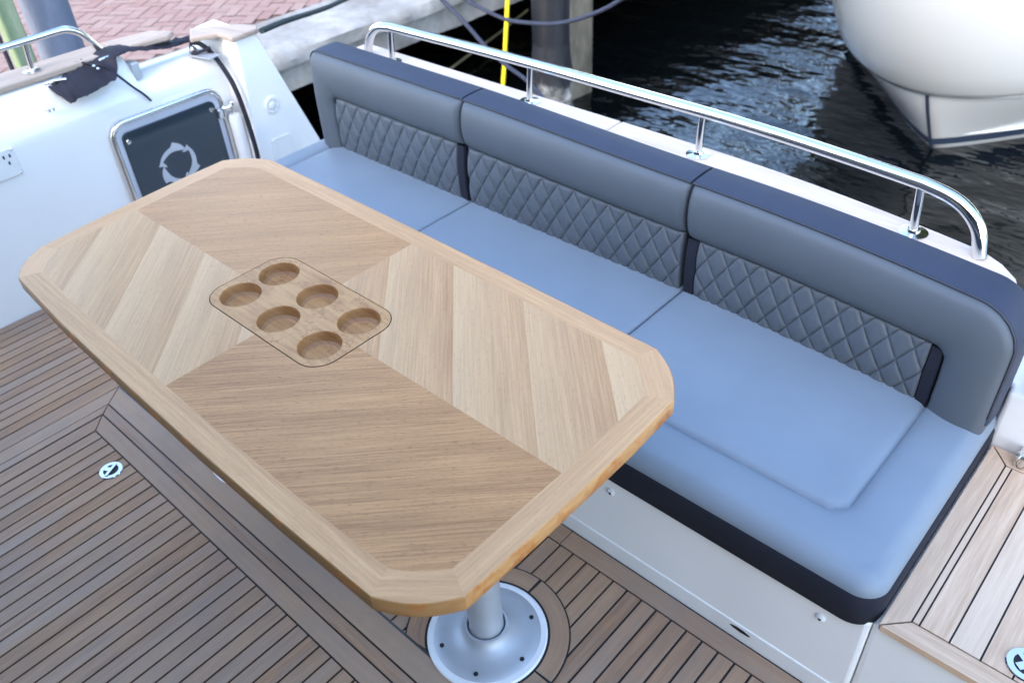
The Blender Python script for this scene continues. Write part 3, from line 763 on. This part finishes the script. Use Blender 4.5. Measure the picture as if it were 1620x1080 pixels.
def ztop(x):
    return .757-.020*sstep(-1.9, -.9, x)-.022*max(0, (x+1.0)/.8)**1.6
def back(i):
    x0, x1 = SEAMS[i]+.004, SEAMS[i+1]-.004
    if i == 0: x0 = -2.575
    if i == 2: x1 = -.172
    first, last = i == 0, i == 2
    NX, NZ = 200, 90; z0 = .395; V = []; F = []
    rt = .095 if last else (.05 if first else .0)
    def zt(x):
        z = ztop(x)
        if last and x > x1-rt: z -= rt-math.sqrt(max(0, rt*rt-(x-(x1-rt))**2))
        if first and x < x0+rt: z -= rt-math.sqrt(max(0, rt*rt-(x-(x0+rt))**2))
        return z
    # inset (quilted) zone
    qx0 = x0+.105 if first else x0; qx1 = x1-.125 if last else x1; qz = .605 if not last else .600
    def qzt(x): return qz-(ztop(-1.5)-ztop(x))*.8-.004
    def yfront(x, z):
        Y = 1.70+yb(x)
        dq = max(qx0-x if first else -9, x-qx1 if last else -9, z-qzt(x))     # >0 outside the inset
        R = .03
        if last or first:
            a = (x-qx1) if last else (qx0-x); b_ = z-qzt(x); dq = math.hypot(max(a+R, 0), max(b_+R, 0))-R+min(max(a, b_)+R, 0)
        do = zt(x)-z
        if last: do = min(do, x1-x) if not (x > x1-rt and z > zt(x1-rt)-rt) else rt-math.hypot(x-(x1-rt), z-(ztop(x)-rt))
        if first: do = min(do, x-x0) if not (x < x0+rt and z > zt(x0+rt)-rt) else rt-math.hypot((x0+rt)-x, z-(ztop(x)-rt))
        do = max(do, 0)
        if dq > 0:
            t_ = dq/(dq+do+1e-6); dome = (max(0, 4*t_*(1-t_)))**.55
            y = Y-.030*dome-.010
            if do < .02: y += .010*(1-math.sqrt(max(0, 1-(1-do/.02)**2)))
        else: y = Y+.012
        for s in ([] if first else [x-x0])+([] if last else [x1-x]):
            y += .016*math.exp(-s/.007)
        y += .0016*noise.noise(Vector((x*42, z*30, 4)))*math.exp(-abs(dq)/.018)+.0018*noise.noise(Vector((x*9, z*3, 8+i)))
        return y+.001*noise.noise(Vector((x*5, z*5, i)))
    X = [x0+(x1-x0)*k/NX for k in range(NX+1)]
    Zt = [k/NZ for k in range(NZ+1)]
    # cluster columns near both ends
    X = [x0+(x1-x0)*(k/NX+.10*math.sin(-2*PI*k/NX)/(2*PI)*4) for k in range(NX+1)]
    for x in X:
        zz = zt(x)
        for t_ in Zt:
            z = z0+(zz-z0)*t_; V.append((x, yfront(x, z), z))
    m_ = NZ+1
    for a in range(NX):
        for b_ in range(NZ): F.append((a*m_+b_, (a+1)*m_+b_, (a+1)*m_+b_+1, a*m_+b_+1))
    rim = [k*m_ for k in range(NX+1)]+[NX*m_+k for k in range(1, m_)]+[k*m_+NZ for k in range(NX-1, -1, -1)]+[k for k in range(NZ-1, 0, -1)]
    base = len(V)
    for q in rim: V.append((V[q][0], 1.785+yb(V[q][0]), V[q][2]-.002))
    L = len(rim)
    for k in range(L): F.append((rim[(k+1) % L], rim[k], base+k, base+(k+1) % L))
    F.append(tuple(base+k for k in range(L)))
    o = mk('backrest_cushion', V, F, M['vinyl_shade'], sf, auto=50)
    # quilted panel
    a0, a1 = qx0+.006, qx1-.006
    if i == 0: a1 = x1-.034
    if i == 2: a0 = x0+.036; a1 = qx1-.032
    nx, nz = int((a1-a0)/.0020), 110; V = []; F = []; QS = []; QT = []
    for k in range(nx+1):
        x = a0+(a1-a0)*k/nx; zh = qzt(x)-.003
        for j in range(nz+1):
            z = z0+(zh-z0)*j/nz
            p = (x-a0)/.0615; q = (z-z0)/.098
            g1 = abs(((p+q) % 1)-.5)*2; g2 = abs(((p-q) % 1)-.5)*2     # 1 at the stitch lines
            s1 = 1-g1; s2 = 1-g2
            puff = (1-math.exp(-s1*9))*(1-math.exp(-s2*9))*(.6+.4*math.sqrt(s1*s2))
            ed = min((x-a0), (a1-x), (zh-z)); er = math.sqrt(max(0, 1-(1-min(1, ed/.012))**2))
            sag = .010*math.sin(PI*min(1, (zh-z)/(zh-z0)*.9+.05))
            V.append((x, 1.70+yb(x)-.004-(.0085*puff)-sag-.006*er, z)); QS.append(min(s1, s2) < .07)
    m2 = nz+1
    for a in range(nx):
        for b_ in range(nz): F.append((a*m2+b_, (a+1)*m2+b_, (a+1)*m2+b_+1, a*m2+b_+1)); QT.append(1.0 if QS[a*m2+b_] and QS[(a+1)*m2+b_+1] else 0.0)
    rim = [k*m2 for k in range(nx+1)]+[nx*m2+k for k in range(1, m2)]+[k*m2+nz for k in range(nx-1, -1, -1)]+[k for k in range(nz-1, 0, -1)]
    base = len(V)
    for q in rim: V.append((V[q][0], 1.716+yb(V[q][0]), V[q][2]))
    L = len(rim)
    for k in range(L): F.append((rim[(k+1) % L], rim[k], base+k, base+(k+1) % L))
    mk('quilted_panel', V, F, M['vinylq'], o, tones=QT+[0]*(len(F)-len(QT)), auto=60)
    # navy straps
    def strap(s0, s1):
        V = []; F = []; n = 24
        for k in range(n+1):
            z_h = qzt((s0+s1)/2)-.002; z = z0-.002+(z_h-z0)*k/n
            sag = .010*math.sin(PI*min(1, (z_h-z)/(z_h-z0)*.9+.05))
            for x, dy in ((s0, .02), (s0, .004), (s0+.003, 0), (s1-.003, 0), (s1, .004), (s1, .02)):
                V.append((x, 1.70+yb(x)-.0135-sag+dy, z))
        for k in range(n):
            for j in range(5): F.append((k*6+j, k*6+j+1, (k+1)*6+j+1, (k+1)*6+j))
        mk('strap', V, F, M['navy'], o, auto=40)
    if i == 0: strap(x1-.033, x1-.001)
    if i == 2: strap(x0+.002, x0+.036); strap(qx1-.031, qx1-.002)
    # navy gusset over the top (and round the free end)
    pts = []
    if first: pts += [(x0, .45+.02*k) for k in range(int((zt(x0)-.45)/.02)+1)]
    xs_ = [x0+(x1-x0)*k/80 for k in range(81)]
    if last: xs_ = [x for x in xs_ if x < x1-rt]+[x1-rt+rt*math.sin(a*PI/20) for a in range(11)]
    if first: xs_ = [x0+rt-rt*math.cos(a*PI/20) for a in range(10)]+[x for x in xs_ if x > x0+rt]
    pts += [(x, zt(x)) for x in xs_]
    if last: pts += [(x1, zt(x1)-.015-.02*k) for k in range(int((zt(x1)-.41)/.02))]
    pr = [(1.690, -.002), (1.693, .003), (1.705, .0055), (1.745, .007), (1.785, .0055), (1.797, -.001), (1.798, -.05)]
    V = []; F = []; nn = len(pr)
    for k, (x, z) in enumerate(pts):
        a = Vector(pts[max(k-1, 0)]); c = Vector(pts[min(k+1, len(pts)-1)]); d = (c-a).normalized(); nx_, nz_ = -d.y, d.x
        ex = 1+.14*max(0, (x+1.0)/.8)
        for (y, h) in pr: V.append((x+nx_*h, 1.69+(y-1.69)*ex+yb(x), z+nz_*h))
    for k in range(len(pts)-1):
        for j in range(nn-1): F.append((k*nn+j, (k+1)*nn+j, (k+1)*nn+j+1, k*nn+j+1))
    F.append(tuple(range(nn))); F.append(tuple(range((len(pts)-1)*nn, len(pts)*nn))[::-1])
    mk('top_gusset', V, F, M['navyband'], o, auto=40)
    pth = [(x, 1.689+yb(x), z+.0015) for x, z in pts][::2]
    tube('piping', pth, .0022, M['thread'], o, 8)
for i in range(3): back(i)

hb = thing('unseen_overhang', 'unseen overhang and bulkhead added above and behind the viewpoint to shade the cockpit', 'light blocker', (-.8, -.8, 0))
box('overhang', -2.3, 2.2, -4.5, -.35, 2.32, 2.44, M['gel'], hb, .03)  # added out of view to keep light off the cockpit
box('unseen_bulkhead', -3.0, 2.2, -1.45, -1.35, -.008, 2.315, M['panel'], hb, .01)
# ================================================================== RIGHT-HAND STEPS
st = thing('side_step', 'white moulded side step topped with pale teak planks at the right of the sofa', 'step', (.3, 1.4, 0))
prism('moulding', [(-.1635, 1.118), (1.2, 1.118), (1.2, 1.73), (-.1635, 1.73)], -.004, .300, M['gel'], st, bevel=.012)
prism('teak_bed', [(-.148, 1.108), (1.2, 1.108), (1.2, 1.716), (-.148, 1.716)], .2985, .3172, M['caulk'], st)
its = [([(-.150, 1.105), (-.108, 1.149), (-.108, 1.668), (-.150, 1.716)], 'y'), ([(-.147, 1.103), (1.2, 1.103), (1.2, 1.147), (-.1045, 1.147)], 'x'),
       ([(-.147, 1.717), (-.1045, 1.671), (1.2, 1.671), (1.2, 1.717)], 'x'), (R4(-.1045, -.094, 1.151, 1.667), 'y')]
x = -.0905
while x < 1.15:
    its.append((R4(x, x+.052, 1.1505, 1.6675), 'y')); x += .0555
boards('teak_planks', its, .321, M['step'], st, .016, 12)
s2 = thing('upper_step', 'narrow upper side step with teak tread behind the right end of the sofa', 'step', (.3, 1.9, .3))
prism('moulding', [(-.1645, 1.722), (1.2, 1.722), (1.2, 2.0), (-.24, 1.96), (-.24, 1.80), (-.1645, 1.76)], .25, .475, M['gel'], s2, bevel=.012)
boards('teak_planks', [([(-.12, 1.716), (1.2, 1.716), (1.2, 1.755), (-.09, 1.755)], 'x'), ([(-.125, 1.722), (-.094, 1.758), (-.094, 1.95), (-.16, 1.95)], 'y')]+[(R4(-.09+.05*k, -.043+.05*k, 1.759, 1.95), 'y') for k in range(12)], .495, M['step'], s2, .02, 14)
flush_ring((.085, 1.192, .3212), .036, 'round steel flush lifting ring in the pale teak of the side step', None, .9)
lh = thing('step_hinge', 'polished steel hinge knuckle at the back edge of the pale teak side step', 'hinge', (-.085, 1.695, .32))
lathe('knuckle', (-.082, 1.690, .3212), [(.016, 0), (.017, .006), (.017, .030), (.012, .036)], M['steel'], lh, 24)
box('leaf', -.095, -.02, 1.700, 1.7205, .322, .352, M['steel'], lh, .003)

# ================================================================== TABLE
tb = thing('cockpit_table', 'large oak cockpit table with chevron veneer, clipped corners and aluminium pedestals', 'table', (-1.33, .725, 0))
ZT = .74
outer = [(-.675, .364), (-.571, .452), (-.567, .60), (-.566, .72), (-.566, .86), (-.571, .985), (-.678, 1.086), (-1.00, 1.093), (-1.34, 1.099), (-1.68, 1.103), (-1.975, 1.105),
         (-2.088, 1.02), (-2.085, .90), (-2.073, .74), (-2.061, .60), (-2.047, .486), (-1.955, .392), (-1.70, .376), (-1.435, .368), (-1.15, .362), (-.90, .361)]
corner_pairs = [(0, 1), (5, 6), (10, 11), (15, 16)]
def inset_pt(k):
    n = len(outer); a = Vector(outer[k-1]); b = Vector(outer[k]); c = Vector(outer[(k+1) % n])
    d1 = (b-a).normalized(); d2 = (c-b).normalized(); n1 = Vector((-d1.y, d1.x)); n2 = Vector((-d2.y, d2.x)); W = .048
    nn = (n1+n2).normalized(); return b+nn*(W/max(.3, nn.dot(n1)))
inner = [inset_pt(k) for k in range(len(outer))]
def arc(a, b, bow, n=8):
    a = Vector(a); b = Vector(b); d = b-a; nrm = Vector((d.y, -d.x)).normalized(); return [a+d*(k/n)+nrm*bow*math.sin(PI*k/n) for k in range(n+1)]
# border pieces: (outer pts, inner pts)
segs = []
idx = [1, 5, 6, 10, 11, 15, 16, 0]
order = list(range(len(outer)))
def chain(a, b):
    out = [a]; 
    while out[-1] != b: out.append((out[-1]+1) % len(outer))
    return out
for s, e_ in ((0, 1), (1, 5), (5, 6), (6, 10), (10, 11), (11, 15), (15, 16), (16, 0)):
    c = chain(s, e_)
    if (s, e_) in corner_pairs: segs.append((arc(outer[s], outer[e_], .0125), arc(inner[s], inner[e_], .006)))
    else: segs.append(([Vector(outer[k]) for k in c], [Vector(inner[k]) for k in c]))
V = []; F = []; U = []; T = []; rnd = random.Random(5)
for n_, (po, pi) in enumerate(segs):
    d = (po[-1]-po[0]).normalized(); nr = Vector((-d.y, d.x)); ou, ov = rnd.random()*9, rnd.random()*9; t_ = [.15, .55, .9, .45, .6, .75, 1.0, .3][n_]
    for k in range(len(po)-1):
        b_ = len(V); q = [po[k], po[k+1], pi[k+1], pi[k]]
        V += [(p.x, p.y, ZT) for p in q]; F.append((b_, b_+1, b_+2, b_+3)); U.append([(p.dot(d)+ou, p.dot(nr)+ov) for p in q]); T.append(t_)
mk('border', V, F, M['frame'], tb, uvs=U, tones=T)
# edge band: small chamfer, side, underside
full = []; segid = []
for n_, (po, pi) in enumerate(segs):
    for p in po[:-1]: full.append(p); segid.append(n_)
N = len(full)
def offs(k, o_):
    a = full[k-1]; b = full[k]; c = full[(k+1) % N]; d1 = (b-a).normalized(); d2 = (c-b).normalized(); nn = (Vector((d1.y, -d1.x))+Vector((d2.y, -d2.x))).normalized(); return b+nn*o_
rings = [(0, 0), (.0012, -.0006), (.002, -.002), (.002, -.031), (.0005, -.033), (-.004, -.034)]
V = []; F = []; U = []; T = []
for (o_, dz) in rings:
    for k in range(N): p = offs(k, o_); V.append((p.x, p.y, ZT+dz))
cum = [0]
for k in range(N): cum.append(cum[-1]+(full[(k+1) % N]-full[k]).length)
hh = [0, .002, .004, .033, .035, .039]
side_shade = {0: .35, 1: 0, 2: .2, 3: 1, 4: 1, 5: 1, 6: 1, 7: .95}  # lit short side light, long sides dark: light fall painted into the edge
for r in range(len(rings)-1):
    for k in range(N):
        k2 = (k+1) % N; F.append((r*N+k, (r+1)*N+k, (r+1)*N+k2, r*N+k2)); c0, c1 = cum[k]+segid[k]*3, cum[k+1]+segid[k]*3
        U.append([(c0, hh[r]), (c0, hh[r+1]), (c1, hh[r+1]), (c1, hh[r])]); T.append(side_shade[segid[k]])
b_ = (len(rings)-1)*N; F.append(tuple(range(b_, b_+N))[::-1]); U.append([(V[q][0], V[q][1]) for q in F[-1]]); T.append(.8)
mk('edge_band', V, F, M['burl'], tb, uvs=U, tones=T, auto=50)
# veneer quarters round the tray
TCX, TCY, TA, TB, TR_ = -1.3435, .7295, .203, .1115, .052
CX, CY = -1.338, .7235
def tray_out(g):
    out = []
    for cx, cy, a0 in ((TCX+TA-TR_, TCY+TB-TR_, 0), (TCX-TA+TR_, TCY+TB-TR_, 90), (TCX-TA+TR_, TCY-TB+TR_, 180), (TCX+TA-TR_, TCY-TB+TR_, 270)):
        out.append([(cx+(TR_+g)*math.cos(math.radians(a0+90*k/10)), cy+(TR_+g)*math.sin(math.radians(a0+90*k/10))) for k in range(11)])
    return out
to = tray_out(.0022)
inpoly = []
for po, pi in segs: inpoly += [tuple(p) for p in pi[:-1]]
def clip(poly, ax, val, keep):
    out = []
    for k in range(len(poly)):
        a, b = poly[k-1], poly[k]; ia = (a[ax]-val)*keep >= 0; ib = (b[ax]-val)*keep >= 0
        if ia != ib:
            t_ = (val-a[ax])/(b[ax]-a[ax]); out.append((a[0]+(b[0]-a[0])*t_, a[1]+(b[1]-a[1])*t_))
        if ib: out.append(b)
    return out
def veneer(name, sx, sy, mat, q, gang, seed):
    poly = clip(clip(inpoly, 0, CX, sx), 1, CY, sy)
    # rotate so that the centre corner is first
    k0 = min(range(len(poly)), key=lambda k: (poly[k][0]-CX)**2+(poly[k][1]-CY)**2)
    poly = poly[k0+1:]+poly[:k0]
    a = to[q]                                  # ccw arc of the tray corner in this quarter
    first = (CX, a[0][1]) if abs(a[0][1]-(TCY+sy*(TB+.0022))) < 1e-4 else (a[0][0], CY)
    last = (CX, a[-1][1]) if abs(a[-1][1]-(TCY+sy*(TB+.0022))) < 1e-4 else (a[-1][0], CY)
    path = [first]+a+[last]
    # polygon is ccw; hole path must run backwards
    poly = poly+path[::-1]
    V = [(x, y, ZT) for x, y in poly]+[(x, y, ZT-.006) for x, y in poly]; n = len(poly)
    ca, sa = math.cos(gang), math.sin(gang)
    F = [tuple(range(n))]+[(k, n+k, n+(k+1) % n, (k+1) % n) for k in range(n)]
    U = [[(V[i][0]*ca+V[i][1]*sa, -V[i][0]*sa+V[i][1]*ca+.05) for i in f] for f in F]
    o = mk(name, V, F, mat, tb, uvs=U, tones=[random.Random(seed).random()]*len(F))
    return o
veneer('veneer_quarter', 1, 1, M['ven_l'], 0, -PI/4, 1)
veneer('veneer_quarter', -1, 1, M['ven_d'], 1, PI/4, 2)
veneer('veneer_quarter', -1, -1, M['ven_l'], 2, -PI/4, 3)
veneer('veneer_quarter', 1, -1, M['ven_d'], 3, PI/4, 4)
# cup tray
def tray():
    V = []; F = []; NS = 48; hw = TA*2/3; hh_ = TB
    cups = []
    for ix in range(3):
        for iy in range(2):
            x0 = TCX-TA+ix*hw; x1 = x0+hw; y0 = TCY-TB+iy*hh_; y1 = y0+hh_
            cx = TCX+(ix-1)*.1400; cy = TCY+(-.0508 if iy == 0 else .0508)
            cups.append((cx, cy)); base = len(V)
            angs = [2*PI*k/NS for k in range(NS)]
            # force rays through the cell corners
            cor = [(x1, y1), (x0, y1), (x0, y0), (x1, y0)]
            for c in cor:
                a = math.atan2(c[1]-cy, c[0]-cx) % (2*PI); k = min(range(NS), key=lambda q: abs(((angs[q]-a+PI) % (2*PI))-PI)); angs[k] = a
            prof = [(.0462, 0), (.0456, -.0005), (.0450, -.0020), (.0447, -.009), (.0440, -.016), (.0415, -.0225), (.0355, -.0268), (.025, -.0290), (.010, -.0298)]
            for a in angs:
                dx, dy = math.cos(a), math.sin(a); ts = []
                if dx > 1e-9: ts.append((x1-cx)/dx)
                if dx < -1e-9: ts.append((x0-cx)/dx)
                if dy > 1e-9: ts.append((y1-cy)/dy)
                if dy < -1e-9: ts.append((y0-cy)/dy)
                tt = min(ts)
                # rounded outer corner
                for ccx, ccy, sx, sy in ((TCX+TA-TR_, TCY+TB-TR_, 1, 1), (TCX-TA+TR_, TCY+TB-TR_, -1, 1), (TCX-TA+TR_, TCY-TB+TR_, -1, -1), (TCX+TA-TR_, TCY-TB+TR_, 1, -1)):
                    px, py = cx+dx*tt, cy+dy*tt
                    if (px-ccx)*sx > 0 and (py-ccy)*sy > 0:
                        ex, ey = cx-ccx, cy-ccy; B_ = ex*dx+ey*dy; C_ = ex*ex+ey*ey-TR_*TR_; D = B_*B_-C_
                        if D > 0: tt = min(tt, -B_+math.sqrt(D))
                V.append((cx+dx*tt, cy+dy*tt, ZT+.0003)); 
                for r, z in prof: V.append((cx+dx*r, cy+dy*r, ZT+.0003+z))
            m_ = len(prof)+1
            for k in range(NS):
                k2 = (k+1) % NS
                for j in range(m_-1): F.append((base+k*m_+j, base+k2*m_+j, base+k2*m_+j+1, base+k*m_+j+1))
            F.append(tuple(base+k*m_+m_-1 for k in range(NS)))
    U = [[(V[i][0]*.9+V[i][1]*.1+V[i][2]*1.5, V[i][1]+V[i][2]*.8) for i in f] for f in F]
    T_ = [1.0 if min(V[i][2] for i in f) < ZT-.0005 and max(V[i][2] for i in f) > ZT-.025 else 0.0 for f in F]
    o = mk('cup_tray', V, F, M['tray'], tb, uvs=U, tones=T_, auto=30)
    # dark groove round it
    g = sum(tray_out(.0035), []); g2 = sum(tray_out(-.0012), []); n = len(g)
    V = [(x, y, ZT-.003) for x, y in g]+[(x, y, ZT-.003) for x, y in g2]; F = [(k, (k+1) % n, n+(k+1) % n, n+k) for k in range(n)]
    mk('groove', V, F, plain('groove_shadowline', (.10, .07, .03), .8), o)
tray()
def pedestal(cx):
    c = (cx, .735, 0)
    lg = lathe('pedestal', c, [(.046, .025), (.043, .034), (.040, .05), (.040, .70)], M['alu'], tb, 48)
    lathe('base_plate', c, [(.128, .001), (.129, .006), (.124, .010), (.105, .0125), (.085, .016), (.066, .024), (.054, .036), (.051, .046), (.0455, .047), (.044, .040), (.0435, .03)], M['alu'], lg, 72)
    lathe('mounting_pad', c, [(.1425, -.004), (.1425, .0045), (.139, .0075), (.128, .0078)], M['gel'], lg, 72)
    for k in range(6):
        a = math.radians(60*k); lathe('bolt', (cx+.110*math.cos(a), .735+.110*math.sin(a), .0118), [(.0055, 0), (.0055, .0016), (.004, .0022), (.0022, .0006)], M['dark'], lg, 14)
    box('top_bracket', cx-.11, cx+.11, .735-.09, .735+.09, .695, .7095, M['alu'], lg, .003)
for cx in (-.862, -1.795): pedestal(cx)
# teak rings let into the sole round the pedestals
def ring(cx):
    cy = .735; ZC = .609
    def pts(r, a0, a1, n=40):
        return [(cx+r*math.cos(math.radians(a0+(a1-a0)*k/n)), max(ZC, cy+r*math.sin(math.radians(a0+(a1-a0)*k/n)))) for k in range(n+1)]
    t = thing('pedestal_surround', 'curved teak ring let into the deck round the %s table pedestal' % ('nearer' if cx > -1.3 else 'farther'), 'deck ring', (cx, cy, 0), 'teak rings round the table pedestals')
    full_ = [(x, y, .0015) for x, y in pts(.1965, 0, 360, 90)[:-1]]
    mk('caulk', full_, [tuple(range(90))], M['caulk'], t)
    V = []; F = []; U = []; T = []; rnd = random.Random(int(cx*-100))
    for a0, a1 in ((1.2, 88.8), (91.2, 180), (180.5, 236), (304, 359.4)):
        po = pts(.1925, a0, a1); pi = pts(.1485, a0, a1); t_ = rnd.random(); ou = rnd.random()*9
        for k in range(40):
            b_ = len(V); V += [(x, y, .003) for x, y in (po[k], po[k+1], pi[k+1], pi[k])][::-1]; F.append((b_, b_+1, b_+2, b_+3)[::-1])
            s0, s1 = k*.17*math.radians(a1-a0)/40, (k+1)*.17*math.radians(a1-a0)/40
            U.append([(s0+ou, 0), (s1+ou, 0), (s1+ou, .044), (s0+ou, .044)]); T.append(t_)
    mk('teak_segments', V, F, M['deck'], t, uvs=U, tones=T)
for cx in (-.862, -1.795): ring(cx)

# ================================================================== FAR BANK WITH TREES (unseen, added to darken the water reflections)
struct(box('far_bank', -120, 120, 15.5, 200, -3, -.35, M['pileconc']))
def tree_mesh(seed, H, W, nleaf):
    rnd = random.Random(seed); gs = []; tips = []
    gs.append(tubeg(smooth_path([(0, 0, -.5), (.1, .05, H*.25), (-.1, .1, H*.55), (.05, 0, H*.85)], 4), lambda u: .22*(1-u)+.03, 10))
    for k in range(11):
        z0 = H*rnd.uniform(.12, .7); a = rnd.uniform(0, 2*PI); L = W*rnd.uniform(.6, 1.0); e = Vector((math.cos(a)*L, math.sin(a)*L, z0+rnd.uniform(.3, 1.6)))
        gs.append(tubeg(smooth_path([(0, 0, z0), (e.x*.5, e.y*.5, (z0+e.z)/2+.2), tuple(e)], 3), lambda u: .09*(1-u)+.015, 7)); tips.append(e); tips.append(Vector((e.x*.55, e.y*.55, e.z*.95)))
    for k in range(5): tips.append(Vector((rnd.uniform(-.4, .4)*W, rnd.uniform(-.4, .4)*W, H*rnd.uniform(.8, 1.0))))
    V = []; F = []
    for k in range(nleaf):
        c = rnd.choice(tips); r = rnd.gauss(0, 1)
        p = c+Vector((rnd.gauss(0, 1), rnd.gauss(0, 1), rnd.gauss(0, .75)))*W*.24
        if p.z < .4: continue
        n = Vector((rnd.gauss(0, 1), rnd.gauss(0, 1), rnd.gauss(0, 1))).normalized(); a = n.orthogonal().normalized()*rnd.uniform(.10, .22); b = n.cross(a).normalized()*rnd.uniform(.07, .15)
        q = len(V); V += [p-a, p-b, p+a, p+b]; F.append((q, q+1, q+2, q+3))
    return gs, V, F
spots = [(-24, 19, 1.15, 0), (-20, 17.5, 1.0, 1), (-16.4, 18.5, 1.0, 2), (-3.0, 17.4, .85, 2), (-.9, 18.6, 1.2, 0), (-.6, 17.2, 1.0, 1), (2.6, 18.6, 1.15, 2), (6, 17.8, 1.1, 0), (9.5, 19.5, 1.2, 1)]
protos = [tree_mesh(s_, 10.5, 2.9, 9000) for s_ in (11, 12, 13)]
tm = []
protos.append(tree_mesh(21, 10.5, 1.8, 800)); spots.append((-8.7, 19.5, 1.1, 3))
for k, (x, y, s_, q) in enumerate(spots):
    t = thing('tree', 'unseen dark leafy tree added on the far bank to darken the water reflection', 'tree', (x, y, -.4), 'unseen trees added on the far bank')
    if len(tm) <= q or tm[q] is None:
        gs, LV, LF = protos[q]; V, F = join(*gs); o1 = mk('trunk', [Vector(v)+Vector((x, y, -.4)) for v in V], F, M['bark'], t, smooth=True)
        o2 = mk('crown', [v+Vector((x, y, -.4)) for v in LV], LF, M['leaf'], t); tm.append((o1.data, o2.data))
    else:
        for nm, me in zip(('trunk', 'crown'), tm[q]):
            o = bpy.data.objects.new(nm, me); COL.objects.link(o); o.parent = t
    t.scale = (s_, s_, s_*(1.45 if q < 3 else .9)); t.rotation_euler.z = k*1.7
